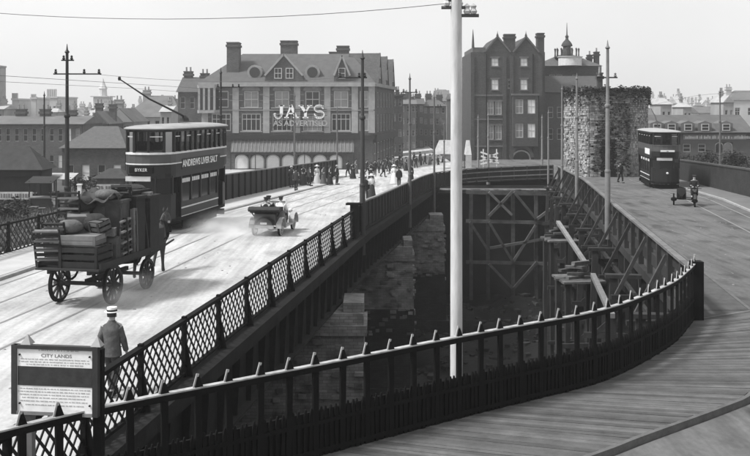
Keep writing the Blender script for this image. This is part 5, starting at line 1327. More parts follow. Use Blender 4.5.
# ================================================================== PEOPLE
def person(label, loc, rz, top=CLOTHD, legs=CLOTHD, hat='cap', hatm=CLOTHD, woman=False, stride=.0, h=1.72, cat='person', group=None, fine=False):
    t = thing('person', label, cat, loc, rz, group); k = h / 1.72
    sc = lambda n: [(tuple(c * k for c in p), r * k) for p, r in n]
    s = stride
    A = [((0, 0, .95), .13), ((0, .0, 1.18), .125), ((0, .01, 1.36), .14), ((0, .01, 1.47), .055), ((0, -.01, 1.55), .068), ((0, -.015, 1.62), .085), ((0, -.005, 1.68), .065)]
    E = [(0, 1), (1, 2), (2, 3), (3, 4), (4, 5), (5, 6)]
    arms = []; legsN = []
    for q in (-1, 1):
        f = s * q * .5
        arms.append([((q * .17, .01, 1.4), .062), ((q * .222, .03 + f * .25, 1.13), .047), ((q * .222, -.04 + f * .6, .88), .032), ((q * .22, -.06 + f * .75, .8), .036)])
        legsN.append([((q * .085, 0, .88), .095), ((q * .1, -.02 - f * .45 - abs(s) * .1, .48), .06), ((q * .1, .03 - f * 1.0 + (abs(s) * .12 if f < 0 else 0), .1 + (.08 if f < 0 and s else 0)), .042), ((q * .105, -.12 - f * 1.0, .045), .04)])
    N = list(A); EE = list(E)
    for a in arms:
        i = len(N); N += a; EE += [(2, i), (i, i + 1), (i + 1, i + 2), (i + 2, i + 3)]
    for a in legsN:
        i = len(N); N += a; EE += [(0, i), (i, i + 1), (i + 1, i + 2), (i + 2, i + 3)]
    if fine:
        for ai, base in enumerate((7 + 3, 7 + 4 + 3)):
            hx, hy, hz_ = N[base][0]; q = -1 if ai == 0 else 1
            for fi, (dy, L_) in enumerate(((-.03, .075), (-.01, .085), (.012, .08), (.03, .062))):
                i = len(N); N += [((hx, hy + dy, hz_ - .03), .0095), ((hx - q * .004, hy + dy * 1.1, hz_ - .03 - L_ * .55), .009), ((hx - q * .02, hy + dy * 1.1 - .004, hz_ - .03 - L_), .0075)]
                EE += [(base, i), (i, i + 1), (i + 1, i + 2)]
            i = len(N); N += [((hx - q * .015, hy - .045, hz_ + .01), .011), ((hx - q * .02, hy - .06, hz_ - .045), .009)]; EE += [(base, i), (i, i + 1)]
    skin('body', sc(N), EE, SKIN, t, 1)
    # nose and ears are shaped in the head's own children
    MB().lathe([(.012, 0), (.018, .02), (.004, .05)], (0, -.1 * k, 1.585 * k), 6).build('nose', SKIN, t)
    for q in (-1, 1): MB().lathe([(.012, -.03), (.02, 0), (.012, .035)], (q * .083 * k, .0, 1.6 * k), 6).build('ear', SKIN, t)
    MB().lathe([(.088 * k, 1.58 * k), (.094 * k, 1.63 * k), (.085 * k, 1.69 * k), (.04 * k, 1.73 * k)], (0, .018 * k, 0), 12).build('hair', HAIR, t, True)
    g = .022; b = MB()
    if woman: prof = ((1.0, .125, .105), (1.08, .12, .1), (1.2, .155, .125), (1.33, .19, .14), (1.42, .175, .105), (1.47, .075, .07), (1.49, .065, .065))
    else: prof = ((.8, .205, .15), (.86, .2, .145), (1.0, .178, .132), (1.1, .178, .13), (1.3, .208, .142), (1.41, .195, .112), (1.455, .12, .085), (1.49, .07, .07), (1.51, .066, .066))
    b.loft([[(rx_ * k * math.cos(a), (ry_ * math.sin(a) + .01) * k, z * k) for a in [2 * math.pi * i / 16 for i in range(16)]] for z, rx_, ry_ in prof])
    jk = b.build('jacket' if not woman else 'blouse', top, t, True)
    for a in arms: MB().tube([(a[0][0][0] * k * .55, a[0][0][1] * k, (a[0][0][2] - .0) * k), (a[0][0][0] * k * .95, a[0][0][1] * k, (a[0][0][2] - .045) * k)] + [tuple(c * k for c in p) for p, r in a[1:3]], [.03 * k, .075 * k] + [(r + g) * k for p, r in a[1:3]], 10).build('sleeve', top, jk, True)
    if not woman:
        for q in (-.09, .09): MB().bb((q * k - .04, -.165 * k, .93 * k), (q * k + .04, -.13 * k, .95 * k)).build('pocket_flap', top, jk)
    if woman:
        rings = []
        for z, r in ((1.06, .12), (.95, .18), (.6, .23), (.3, .28), (.06, .34)): rings.append([(r * 1.05 * k * math.cos(a) * (1 + .04 * math.sin(a * 7)), r * .95 * k * math.sin(a) * (1 + .04 * math.sin(a * 7)), z * k) for a in [2 * math.pi * i / 20 for i in range(20)]])
        MB().loft(rings).build('skirt', legs, t, True)
    else:
        Pn = [((0, 0, .96), .14), ((0, 0, .9), .13)]; PE = [(0, 1)]
        for a in legsN:
            i = len(Pn); Pn += [(p, r + .024) for p, r in a[:3]]; PE += [(1, i), (i, i + 1), (i + 1, i + 2)]
        skin('trousers', sc(Pn), PE, legs, t, 1)
        for a in legsN: MB().box(tuple(c * k for c in (a[3][0][0], (a[3][0][1] + a[2][0][1]) / 2 - .01, a[2][0][2] - .055)), (.1 * k, .27 * k, .09 * k)).build('shoe', BLACK, t)
    if hat == 'boater':
        hb = MB().lathe([(.15 * k, 1.672 * k), (.15 * k, 1.684 * k), (.1 * k, 1.685 * k), (.098 * k, 1.765 * k), (.03, 1.77 * k)], (0, .005, 0), 24).build('straw_hat', hatm, t)
        MB().lathe([(.104 * k, 1.688 * k), (.104 * k, 1.722 * k)], (0, .005, 0), 24).build('hat_band', CLOTHD, hb)
    elif hat == 'wide':
        MB().lathe([(.24 * k, 1.66 * k), (.24 * k, 1.68 * k), (.12 * k, 1.69 * k), (.1 * k, 1.79 * k), (.02, 1.8 * k)], (0, .005, 0), 16).build('hat', hatm, t, True)
    elif hat == 'bowler':
        MB().lathe([(.14 * k, 1.665 * k), (.14 * k, 1.678 * k), (.1 * k, 1.68 * k), (.095 * k, 1.75 * k), (.03, 1.785 * k)], (0, .005, 0), 14).build('hat', hatm, t, True)
    else:
        MB().lathe([(.1 * k, 1.665 * k), (.125 * k, 1.71 * k), (.1 * k, 1.735 * k), (.02, 1.745 * k)], (0, -.01, 0), 14).build('cap', hatm, t, True)
        MB().box((0, -.12 * k, 1.675 * k), (.14 * k, .09 * k, .012)).build('cap_peak', hatm, t)
    return t
AW = math.pi - .145                           # facing away along the left road
person('man in grey jacket and banded straw boater walking away by the lattice parapet', (-5.12, 18.5, .0), AW, CLOTHG, CLOTHM, 'boater', STRAW, stride=.42, h=1.68, fine=True)
proto = {}
def crowd(label, px, py, kind, face, zf=zL, group=None, h=None):
    p = on_road(px, py, zf)
    X0 = XL(p.y); up = .115 if (zf is zL and p.y < 85 and X0 < p.x < X0 + 2.4) else (.04 if zf is zL and p.y < 85 and p.x > XR(p.y) - 1.25 else 0)
    if kind not in proto:
        a = dict(dm=(CLOTHD, CLOTHD, 'cap', CLOTHD, False, .45), gm=(CLOTHM, CLOTHD, 'bowler', CLOTHD, False, .3), sm=(CLOTHD, CLOTHM, 'boater', STRAW, False, .0), lm=(CLOTHL, CLOTHM, 'cap', CLOTHM, False, .35),
                 ww=(CLOTHL, CLOTHL, 'wide', CLOTHL, True, 0), dw=(CLOTHD, CLOTHD, 'wide', CLOTHM, True, 0), mw=(CLOTHL, CLOTHM, 'wide', STRAW, True, 0), gw=(CLOTHG, CLOTHG, 'wide', CLOTHD, True, 0))[kind]
        t = person(label, p, face, *a, group=group); proto[kind] = t
    else: t = copy_tree(proto[kind])
    t['label'] = label
    if group: t['group'] = group
    elif 'group' in t.keys(): del t['group']
    t.location = (p.x, p.y, p.z + up); t.rotation_euler = (0, 0, face)
    if h: t.scale = (h, h, h)
    return t
PG = 'pedestrians on the left road'
crowd('man in dark suit and cap walking on the pavement just behind the tram', 240.4, 197, 'dm', AW, group=PG)
crowd('man in dark suit and cap on the pavement, second from the tram', 266.7, 191, 'dm', .3, group=PG)
crowd('dark-suited man stepping off the kerb below the shop windows', 296, 192, 'gm', AW, group=PG)
crowd('dark-suited man close beside the one stepping off the kerb', 291.5, 188.5, 'sm', AW, group=PG)
crowd('woman in dark dress and wide hat beside the hoarding', 303.5, 187, 'dw', AW, group=PG)
crowd('man in bowler hat left of the woman in white', 309.5, 187.5, 'gm', 2.0, group=PG)
crowd('woman all in white on the pavement below the shop sign', 317, 184.5, 'ww', .5, group=PG)
crowd('woman in grey dress right of the woman in white', 323.5, 185, 'gw', 1.0, group=PG)
crowd('woman in dark dress, second right of the woman in white', 330, 185, 'dw', 1.4, group=PG)
crowd('man in dark suit at the right end of the pavement row', 337, 184.5, 'sm', 1.0, group=PG)
crowd('woman in white blouse and straw hat nearest the panelled parapet', 371.5, 199.5, 'mw', AW + .5, group=PG)
crowd('dark-suited person beside the woman in white blouse near the panelled parapet', 365.5, 202, 'sm', AW, group=PG)
crowd('woman in white blouse farther along, by the slim pole', 394, 184, 'ww', AW, group=PG)
crowd('man in dark suit leaning near the slim pole by the parapet', 399, 187, 'dm', AW, group=PG)
crowd('woman in dark dress at the bend of the parapet', 411, 183, 'dw', .4, group=PG)
far = [(348, 177, 'dm'), (353, 179, 'dw'), (362, 178, 'gm'), (367, 175, 'dm'), (371, 180, 'dw'), (375, 176, 'dm'), (379, 173, 'gm'), (383, 177, 'dm'), (386, 172, 'dm'), (390, 174, 'dm'), (393, 170, 'gw'), (397, 172, 'dm'), (402, 169, 'gm'), (406, 171, 'dw'),
       (411, 167, 'mw'), (416, 169, 'dm'), (421, 167, 'gm'), (425, 166, 'dm'), (430, 167, 'gw'), (434, 165, 'lm'), (438, 168, 'dm'), (443, 166, 'dw'), (356, 174, 'gw'), (387, 168, 'dm'), (400, 166, 'dm'), (414, 164.5, 'dm'), (420, 164, 'gm'), (433, 164, 'dm')]
adj = {'dm': 'man in dark clothes and cap', 'gm': 'man in bowler hat', 'dw': 'woman in dark dress', 'lm': 'man in shirt sleeves', 'gw': 'woman in grey dress', 'mw': 'woman in white blouse'}
cnt = {}
for px, py, kd in sorted(far):
    cnt[kd] = cnt.get(kd, 0) + 1; crowd('distant %s, %s such from left in street' % (adj[kd], ORD[cnt[kd] - 1]), px, py, kd, random.uniform(0, 6.2), group='crowd in the street beyond the left bridge')
zfarR = zR
crowd('small dark figure at the foot of the stone tower', 620.5, 183, 'dm', .2, zfarR)
# ================================================================== MOTOR CAR
CR = thing('motor_car', 'open touring car with folded hood driving away on the dusty road', 'car', (-4.55, 42.9, zL(43)), -math.atan2(.16, 1))
CR.scale = (.86, .88, .88)
CB_ = mat('car_body', .02, .35, .2, 2, spec=.6); CP = mat('car_guard', .35, .4, .2, 2, spec=.6)
for x in (-.68, .68):
    for y in (-1.25, 1.3): put_wheel(CR, .4, 12, (x, y, .4), CP, BLACK, .1, .03)
b = MB(); rr = []
for y, hw, z0, z1 in ((-1.75, .55, .62, 1.12), (-1.6, .62, .55, 1.2), (-.6, .66, .52, 1.16), (.3, .6, .52, 1.12), (.55, .42, .52, 1.1), (1.5, .36, .52, 1.05), (1.58, .34, .55, 1.02)):
    rr.append([(-hw, y, z0), (hw, y, z0), (hw * 1.02, y, (z0 + z1) / 2), (hw * .97, y, z1), (-hw * .97, y, z1), (-hw * 1.02, y, (z0 + z1) / 2)])
b.loft(rr); bd = b.build('body', CB_, CR, True)
MB().bb((-.36, -1.6, 1.15), (.36, -1.35, 1.38)).build('seat_back', BLACK, CR); MB().bb((-.55, -.45, 1.12), (.55, -.3, 1.35)).build('seat_back', BLACK, CR)
n = 8; b = MB(); rr = []
for x in (-.82, .82): rr.append([(x, -1.78 + .26 * math.cos(2 * math.pi * k / n), 1.36 + .13 * math.sin(2 * math.pi * k / n)) for k in range(n)])
b.loft(rr); b.build('folded_hood', mat('hood_cloth', .03, .9, .3, 4), CR, True)
MB().bb((-.72, -1.98, 1.2), (.72, -1.55, 1.27)).build('hood_frame', BLACK, CR)
MB().bar((-.62, -1.6, 1.0), (-.8, -1.75, 1.34), .05, .05).build('hood_strut', BLACK, CR); MB().bar((.62, -1.6, 1.0), (.8, -1.75, 1.34), .05, .05).build('hood_strut', BLACK, CR)
for s in (-1, 1):
    for yc in (-1.25, 1.3):
        b = MB(); rows = []
        for k in range(9):
            a = math.radians(-10 + 190 * k / 8); rows.append([(s * .57, yc + .5 * math.cos(a), .42 + .47 * math.sin(a)), (s * .85, yc + .5 * math.cos(a), .42 + .47 * math.sin(a)), (s * .85, yc + .53 * math.cos(a), .42 + .5 * math.sin(a)), (s * .57, yc + .53 * math.cos(a), .42 + .5 * math.sin(a))])
        b.loft(rows); b.build('mudguard', CP if s > 0 else CB_, CR)
    MB().bb((s * .58, -.72, .38), (s * .85, .78, .43)).build('running_board', CP, CR)
b = MB(); rows = []                            # rear transverse spring / spare tyre arc
for k in range(13):
    a = math.pi * k / 12; rows.append([(.5 * math.cos(a), -1.83, .6 + .4 * math.sin(a)), (.42 * math.cos(a), -1.83, .6 + .33 * math.sin(a)), (.42 * math.cos(a), -1.95, .6 + .33 * math.sin(a)), (.5 * math.cos(a), -1.95, .6 + .4 * math.sin(a))])
b.loft(rows); b.build('spare_tyre', BLACK, CR)
MB().bb((-.45, -1.8, .42), (.45, -1.7, .58)).build('rear_apron', CP, CR); MB().bar((-.66, -1.25, .4), (.66, -1.25, .4), .09, .09).build('axle', BLACK, CR)
MB().bb((-.22, -1.86, .62), (.12, -1.84, .72)).build('number_plate', PALE, CR)
MB().bb((-.5, .35, 1.1), (.5, .38, 1.55)).build('windscreen', CLEAR, CR); MB().tube([(-.5, .36, 1.55), (.5, .36, 1.55)], .015, 6).build('windscreen_frame', IRON, CR)
MB().lathe([(.16, 0), (.19, .02), (.16, .04)], (.25, .05, 1.25), 14, 'Y').build('steering_wheel', BLACK, CR)
for s in (-1, 1): MB().lathe([(.05, -.12), (.12, 0), (.12, .06)], (s * .42, 1.72, .95), 12, 'Y').build('headlamp', PALE, CR)
def seated(label, parent_loc, off, rz, top, hat, hatm, cat='person', arms_fwd=.45, legs_fwd=.45):
    off = tuple(c * .9 for c in off) if 'touring' in label else off
    M_ = Matrix.Translation(parent_loc) @ Matrix.Rotation(rz, 4, 'Z'); p = M_ @ Vector(off)
    t = thing('person', label, cat, p, rz)
    N = [((0, 0, .1), .14), ((0, -.02, .32), .14), ((0, -.01, .52), .15), ((0, 0, .63), .055), ((0, .02, .71), .07), ((0, .025, .79), .085), ((0, .01, .86), .06)]; E = [(i, i + 1) for i in range(6)]
    J = [((0, 0, .06), .165), ((0, -.02, .32), .165), ((0, -.01, .53), .175), ((0, 0, .61), .075)]; JE = [(0, 1), (1, 2), (2, 3)]
    Pn = [((0, 0, .06), .15)]; PE = []
    for q in (-1, 1):
        a = [((q * .18, 0, .55), .06), ((q * .25, .12, .3), .048), ((q * .2, arms_fwd * .8, .32), .035), ((q * .18, arms_fwd, .34), .04)]
        i = len(N); N += a; E += [(2, i), (i, i + 1), (i + 1, i + 2), (i + 2, i + 3)]
        i = len(J); J += [(x, r + .02) for x, r in a[:3]]; JE += [(2, i), (i, i + 1), (i + 1, i + 2)]
        l = [((q * .1, .08, .06), .1), ((q * .13, legs_fwd, .08), .07), ((q * .13, legs_fwd + .05, -.28), .05), ((q * .13, legs_fwd + .17, -.34), .045)]
        i = len(N); N += l; E += [(0, i), (i, i + 1), (i + 1, i + 2), (i + 2, i + 3)]
        i = len(Pn); Pn += [(x, r + .02) for x, r in l[:3]]; PE += [(0, i), (i, i + 1), (i + 1, i + 2)]
    skin('body', N, E, SKIN, t, 1); skin('jacket', J, JE, top, t, 1); skin('trousers', Pn, PE, CLOTHD, t, 1)
    MB().lathe([(.09, .76), (.095, .8), (.085, .86), (.03, .9)], (0, -.005, 0), 12).build('hair', HAIR, t, True)
    MB().lathe([(.1, .85), (.125, .885), (.1, .91), (.02, .92)], (0, .015, 0), 14).build(hat, hatm, t, True); MB().box((0, .13, .855), (.14, .1, .012)).build('cap_peak', hatm, t)
    MB().lathe([(.012, 0), (.018, .02), (.004, .05)], (0, .108, .76), 6).build('nose', SKIN, t)
    return t
seated('dark-capped person in the left rear seat of the touring car', CR.location, (-.1, -1.15, .86), CR.rotation_euler.z, CLOTHD, 'cap', CLOTHD)
seated('person in pale coat at the right of the touring car', CR.location, (.38, -.15, .82), CR.rotation_euler.z, CLOTHL, 'cap', CLOTHM)
seated('driver with dark cap in the front of the touring car', CR.location, (-.25, -.15, .84), CR.rotation_euler.z, CLOTHM, 'cap', CLOTHD)
# ================================================================== MOTORCYCLE AND SIDECAR
p = on_road(688, 205.5, zR); MZ = math.pi - .3
MC = thing('motorcycle_sidecar', 'motorcycle combination with sidecar coming along the right-hand road', 'motorcycle', p, MZ)
for y in (-.7, .7): put_wheel(MC, .34, 14, (-.35, y, .34), IRON, BLACK, .08, .012)
put_wheel(MC, .34, 14, (.78, -.1, .34), IRON, BLACK, .08, .012)
for a, c in (((-.35, .7, .34), (-.35, .45, .98)), ((-.35, .45, .85), (-.35, -.35, .78)), ((-.35, -.35, .78), (-.35, -.7, .34)), ((-.35, .45, .85), (-.35, .3, .3)), ((-.35, .3, .3), (-.35, -.7, .34)), ((-.35, -.35, .78), (-.35, -.1, .3)), ((-.3, .0, .35), (.78, -.1, .36)), ((-.3, -.5, .4), (.5, -.6, .4))):
    MB().bar(a, c, .045, .045).build('frame_tube', IRON, MC)
MB().lathe([(.02, -.3), (.12, -.25), (.14, .1), (.06, .3)], (-.35, .12, .87), 12, 'Y').build('fuel_tank', CB_, MC, True)
MB().bb((-.47, -.1, .3), (-.23, .25, .62)).build('engine', IRON, MC)
MB().tube([(-.72, .22, 1.0), (-.5, .42, 1.02), (-.2, .42, 1.02), (.02, .22, 1.0)], .018, 6).build('handlebar', IRON, MC)
MB().lathe([(.04, -.1), (.07, 0), (.07, .06)], (-.35, .62, .9), 12, 'Y').build('headlamp', POLE, MC)
MB().bb((-.48, -.5, .79), (-.22, -.15, .86)).build('saddle', BLACK, MC)
for y in (-.7, .7):
    b = MB(); rows = []
    for k in range(8):
        a = math.radians(20 + 150 * k / 7); rows.append([(-.42, y + .37 * math.cos(a), .34 + .37 * math.sin(a)), (-.28, y + .37 * math.cos(a), .34 + .37 * math.sin(a)), (-.28, y + .39 * math.cos(a), .34 + .39 * math.sin(a)), (-.42, y + .39 * math.cos(a), .34 + .39 * math.sin(a))])
    b.loft(rows); b.build('mudguard', CB_, MC)
b = MB(); rr = []
for y, hw, z0, z1 in ((-.85, .1, .5, .9), (-.6, .24, .36, .95), (-.1, .26, .33, .82), (.35, .2, .36, .74), (.85, .06, .5, .6)): rr.append([(.36 - hw, y, z0 + .05), (.36 - hw * .7, y, z0), (.36 + hw * .7, y, z0), (.36 + hw, y, z0 + .05), (.36 + hw, y, z1), (.36 - hw, y, z1)])
b.loft(rr); b.build('sidecar', BLACK, MC, True)
seated('capped rider in dark coat on the motorcycle combination', MC.location, (-.35, -.32, .83), MZ, CLOTHD, 'cap', CLOTHM, arms_fwd=.5, legs_fwd=.3)
# ================================================================== NOTICE BOARD
B0 = img(14, 346, 12.75); B1 = img(96, 350, 12.6)
NB = thing('notice_board', 'white printed notice board with black band on two posts behind the spiked fence', 'notice board', (B0.x, B0.y, 0), math.atan2(B1.y - B0.y, B1.x - B0.x))
bw = (B1 - B0).length; zt = B0.z - .01; zb = zt - .87
def paper_mat():
    m = bpy.data.materials.new('printed_paper'); m.use_nodes = True; n = m.node_tree.nodes; L = m.node_tree.links; p = n['Principled BSDF']; p.inputs['Roughness'].default_value = .8
    tc = n.new('ShaderNodeTexCoord'); nz = n.new('ShaderNodeTexNoise'); nz.inputs['Scale'].default_value = 5; nz.inputs['Detail'].default_value = 5; L.new(tc.outputs['Object'], nz.inputs['Vector'])
    r = n.new('ShaderNodeMapRange'); r.inputs['From Min'].default_value = .3; r.inputs['From Max'].default_value = .7; r.inputs['To Min'].default_value = .7; r.inputs['To Max'].default_value = .88; L.new(nz.outputs[0], r.inputs['Value']); L.new(r.outputs[0], p.inputs['Base Color']); return m
MB().bb((.02, .0, zb), (bw - .02, .035, zt)).build('panel', paper_mat(), NB)
for a, c in (((0, -.02, zb - .03), (bw, .06, zb + .015)), ((0, -.02, zt - .02), (bw, .06, zt + .03)), ((-.03, -.021, zb - .03), (.045, .061, zt + .03)), ((bw - .045, -.021, zb - .03), (bw + .03, .061, zt + .03))): MB().bb(a, c).build('frame', mat('board_frame', .035, .6, .3, 4) if c[0] - a[0] < .2 or a[2] > 2 else mat('pale_frame', .2, .7, .3, 4), NB)
MB().bb((.055, -.006, zt - .51), (bw - .055, -.001, zt - .255)).build('black_band', mat('band_paint', .035, .6, .4, 8), NB)
INK = mat('faded_ink', .16, .8, .3, 10)
share('heading_lettering', text_mesh('CITY LANDS', .062, INK, .001, 1.25), NB, (bw * .52, -.003, zt - .105))
random.seed(3)
for z0, n_, dx in ((zt - .035, .5, .3), (zt - .155, .85, .08), (zt - .19, .88, .06), (zt - .225, .7, .15), (zb + .32, .85, .07), (zb + .28, .9, .05), (zb + .24, .85, .07), (zb + .2, .8, .1), (zb + .155, .85, .08), (zb + .105, .72, .14)):
    x = dx * bw; b = MB()                       # lines of print too small to read
    while x < (dx + n_) * bw - .03:
        w_ = random.uniform(.015, .06); hh = random.uniform(.010, .016); b.bb((x, -.003, z0 - hh / 2), (x + w_, -.0005, z0 + hh / 2)); x += w_ + random.uniform(.008, .02)
    b.build('print_line', mat('pale_ink', .42, .8, .4, 40), NB)
for x in (.085, bw - .085):
    for z in (zt - .1, zb + .12): MB().lathe([(.012, -.02), (.012, 0)], (x, 0, z), 8, 'Y').build('bolt', IRON, NB)
def gz(x):
    p = NB.matrix_world; q = Vector((B0.x, B0.y, 0)) + Vector((math.cos(NB.rotation_euler.z), math.sin(NB.rotation_euler.z), 0)) * x; return ground_z(q.x, q.y + .1)
for x, m_ in ((.16, mat('post_pale', .16, .8, .2, 3)), (bw - .01, IRON)):
    MB().bb((x - .06, .065, gz(x) - .2), (x + .06, .17, zt - .02)).build('post', m_, NB)
    MB().add([(x - .07, .0, zt + .031), (x + .07, .0, zt + .031), (x + .07, .14, zt + .031), (x - .07, .14, zt + .031), (x, .07, zt + .16)], [(0, 1, 4), (1, 2, 4), (2, 3, 4), (3, 0, 4), (3, 2, 1, 0)]).build('finial', mat('finial_grey', .3, .7), NB)
# ================================================================== KIOSKS ON THE WASTE GROUND
def gp(px, Y): X = (px - 375) / F * Y; return (X, Y, ground_z(X, Y))
def kiosk(label, px0, px1, Y, he, rise, wall_m, roof_m, board=None, open_=True):
    x0, _, z0 = gp(px0, Y); x1 = (px1 - 375) / F * Y; W_ = x1 - x0
    t = thing('kiosk', label, 'kiosk', (x0, Y, z0 - .05))
    D = 2.6
    wall(t, W_, he, [(.3, 1.0, W_ - .6, he - 1.5)] if open_ else [], wall_m, name='front_wall'); 
    MB().bb((0, .3, 0), (W_, D, he - .01)).build('cabin', wall_m, t)
    gable_roof(t, W_, D, he, rise, roof_m, -.35, 'hip', .35)
    if open_: MB().bb((.2, -.4, .95), (W_ - .2, -.003, 1.02)).build('counter', TIMBER_L, t)
    if board:
        MB().bb((.1, -.45, board), (W_ * .9, -.4, board + .55)).build('sign_board', mat('sign_grey', .45, .8, .3, 2), t)
        x = .25
        while x < W_ * .85:
            w_ = random.uniform(.08, .16); MB().bb((x, -.465, board + .12), (x + w_, -.452, board + .42)).build('worn_letter', mat('sign_dark', .15), t); x += w_ + random.choice([.06, .08, .2])
        for q in (.15, W_ * .88): MB().bb((q - .04, -.39, 0), (q + .04, -.33, board + .5)).build('sign_post', TIMBER, t)
    return t
kiosk('dark kiosk with hipped roof and lettered board at the left edge', -14, 40, 70, 2.7, 1.7, mat('kiosk_wall', .025, .9, .3, 2), mat('kiosk_roof', .04, .9, .3, 2), .55)
kiosk('small low shed with pale slatted front left of the tram', 97, 124, 74, 1.9, .7, mat('shed_wall', .1, .9, .3, 2), mat('kiosk_roof', .08), .9)
def stall(label, px, Y, w_, cloth):
    x, y, z = gp(px, Y); t = thing('market_stall', label, 'stall', (x, y, z))
    for q in (-w_ / 2, w_ / 2):
        for r in (0, 1.1): MB().bb((q - .04, r - .04, -.1), (q + .04, r + .04, 2.0)).build('post', TIMBER, t)
    MB().bb((-w_ / 2 - .1, -.1, .8), (w_ / 2 + .1, 1.2, .86)).build('table_top', TIMBER_L, t)
    MB().add([(-w_ / 2 - .2, -.4, 1.85), (w_ / 2 + .2, -.4, 1.85), (w_ / 2 + .2, 1.3, 2.2), (-w_ / 2 - .2, 1.3, 2.2), (-w_ / 2 - .2, -.4, 1.89), (w_ / 2 + .2, -.4, 1.89), (w_ / 2 + .2, 1.3, 2.24), (-w_ / 2 - .2, 1.3, 2.24)], [(3, 2, 1, 0), (4, 5, 6, 7), (0, 1, 5, 4), (1, 2, 6, 5), (2, 3, 7, 6), (3, 0, 4, 7)]).build('canopy', cloth, t)
    MB().bb((-w_ / 2, -.06, .1), (w_ / 2, -.02, .79)).build('front_cloth', CRM['b'], t)
    return t
stall('dark market stall right of the kiosk with pale goods on it', 40, 66, 1.5, CRM['b'])
stall('low market stall with pale canopy near the white post', 60, 72, 1.6, mat('pale_cloth', .35, .9))
x, y, z = gp(79.5, 70); t = thing('white_post', 'short white painted post on the waste ground left of the tram', 'post', (x, y, z))
MB().bb((-.14, -.1, 0), (.14, .1, 1.5)).build('shaft', WHITE, t); MB().bb((-.18, -.14, 1.5), (.18, .14, 1.6)).build('cap', WHITE, t)
for k, (px, Y, s_) in enumerate(((34, 64, .5), (42, 63.5, .45), (47, 68, .6), (58, 70, .7), (66, 68, .55))):
    x, y, z = gp(px, Y); t = thing('packing_case', ['pale packing case in front of the dark market stall', 'small pale case right of it before the market stall', 'case between the two market stalls', 'large case beside the pale canopied stall', 'case nearest the white post'][k], 'crate', (x, y, z - .03), .3 * k, 'packing cases on the waste ground')
    MB().bb((-s_ / 2, -s_ / 2, 0), (s_ / 2, s_ / 2, s_ * .8)).build('box', CRM['c' if k != 2 else 'a'], t)
    for q in (.06, s_ * .8 - .12): MB().bb((-s_ / 2 - .015, -s_ / 2 - .015, q), (s_ / 2 + .015, s_ / 2 + .015, q + .07)).build('batten', CRM['a'], t)
# white tents in the far street and crossed boards by the far parapet
for px, Y, w_, lab in ((447, 118, 3.2, 'white canvas stall awning in the far street left of the white pole'), (468, 112, .7, 'narrow white tent just right of the white pole')):
    x = (px - 375) / F * Y; t = thing('canvas_tent', lab, 'tent', (x, Y, zL(Y)))
    MB().add([(-w_ / 2, -.8, 2.2), (w_ / 2, -.8, 2.2), (w_ / 2, 1.2, 2.2), (-w_ / 2, 1.2, 2.2), (-w_ * .3, .2, 3.9), (w_ * .3, .2, 3.9)], [(0, 1, 5, 4), (1, 2, 5), (2, 3, 4, 5), (3, 0, 4), (3, 2, 1, 0)]).build('canvas_roof', mat('tent_canvas', .4, .9), t)
    for q in (-w_ / 2 + .05, w_ / 2 - .05):
        for r in (-.7, 1.1): MB().bb((q - .04, r - .04, 0), (q + .04, r + .04, 2.2)).build('post', TIMBER, t)
    if w_ < 2: MB().bb((-w_ / 2, -.78, .3), (w_ / 2, -.74, 2.19)).build('canvas_wall', mat('tent_canvas', .4), t)
t = thing('crossed_boards', 'white crossed warning boards beyond the far parapet, before the dark gabled building', 'sign', ((490 - 375) / F * 100, 100, zL(100)))
s_ = F / 100; tzz = lambda py: CAMZ - (py - HZ) / s_ - zL(100)
for x in (-.7, .7): MB().bb((x - .05, 0, 0), (x + .05, .1, tzz(149))).build('post', PALE, t)
for a, c in (((-9.5, 152), (8, 158)), ((-9.5, 161), (8, 153)), ((-9, 156), (9, 163)), ((-9.5, 164), (8, 160))): MB().bar((a[0] / s_, -.04, tzz(a[1])), (c[0] / s_, -.04, tzz(c[1])), .04, .17).build('board', PALE, t)
# ================================================================== GREENERY
GR = mat('grass', .075, .9, .4, 1, island=.5)
b = MB()
for _ in range(9000):
    Y = 36 + 40 * random.random() ** .8; X = XL(Y) - .6 - random.random() ** 1.3 * 16; z = ground_z(X, Y); hh = random.uniform(.1, .4); a = random.uniform(0, 3.14); w_ = random.uniform(.03, .08)
    lx, ly = random.uniform(-.12, .12), random.uniform(-.12, .12)
    b.add([(X - math.cos(a) * w_, Y - math.sin(a) * w_, z - .02), (X + math.cos(a) * w_, Y + math.sin(a) * w_, z - .02), (X + lx, Y + ly, z + hh)], [(0, 1, 2)])
tag(b.build('rough_grass', GR), 'rough grass and weeds on the waste ground behind the left parapet', 'grass', kind='stuff')
def bush(label, px, Y, r, h, n=900):
    x, y, z = gp(px, Y); t = thing('bush', label, 'bush', (x, y, z), 0, 'bushes')
    b = MB()
    for k in range(5): b.bar((0, 0, -.05), (random.uniform(-.5, .5) * r, random.uniform(-.5, .5) * r, h * .8), .06, .06)
    b.build('stem', TIMBER, t); b = MB()
    cl = [(random.uniform(-r, r) * .7, random.uniform(-r, r) * .6, random.uniform(.3, .8) * h, random.uniform(.3, .55) * r) for _ in range(9)]
    def f():
        c = random.choice(cl); v = Vector((random.gauss(0, 1), random.gauss(0, 1), random.gauss(0, 1))).normalized() * c[3] * random.random() ** .4; return (c[0] + v.x, c[1] + v.y, max(.05, c[2] + v.z))
    leaves(b, n, f, .2); b.build('foliage', LEAF, t); return t
bush('dark bush below the broad slate roof at left', 90, 80, 1.6, 1.8)
bush('low scrubby bush behind the wagon load', 108, 66, 1.5, 1.3)
bush('low bush at the foot of the kiosk by the left edge', 12, 60, 1.4, .9)
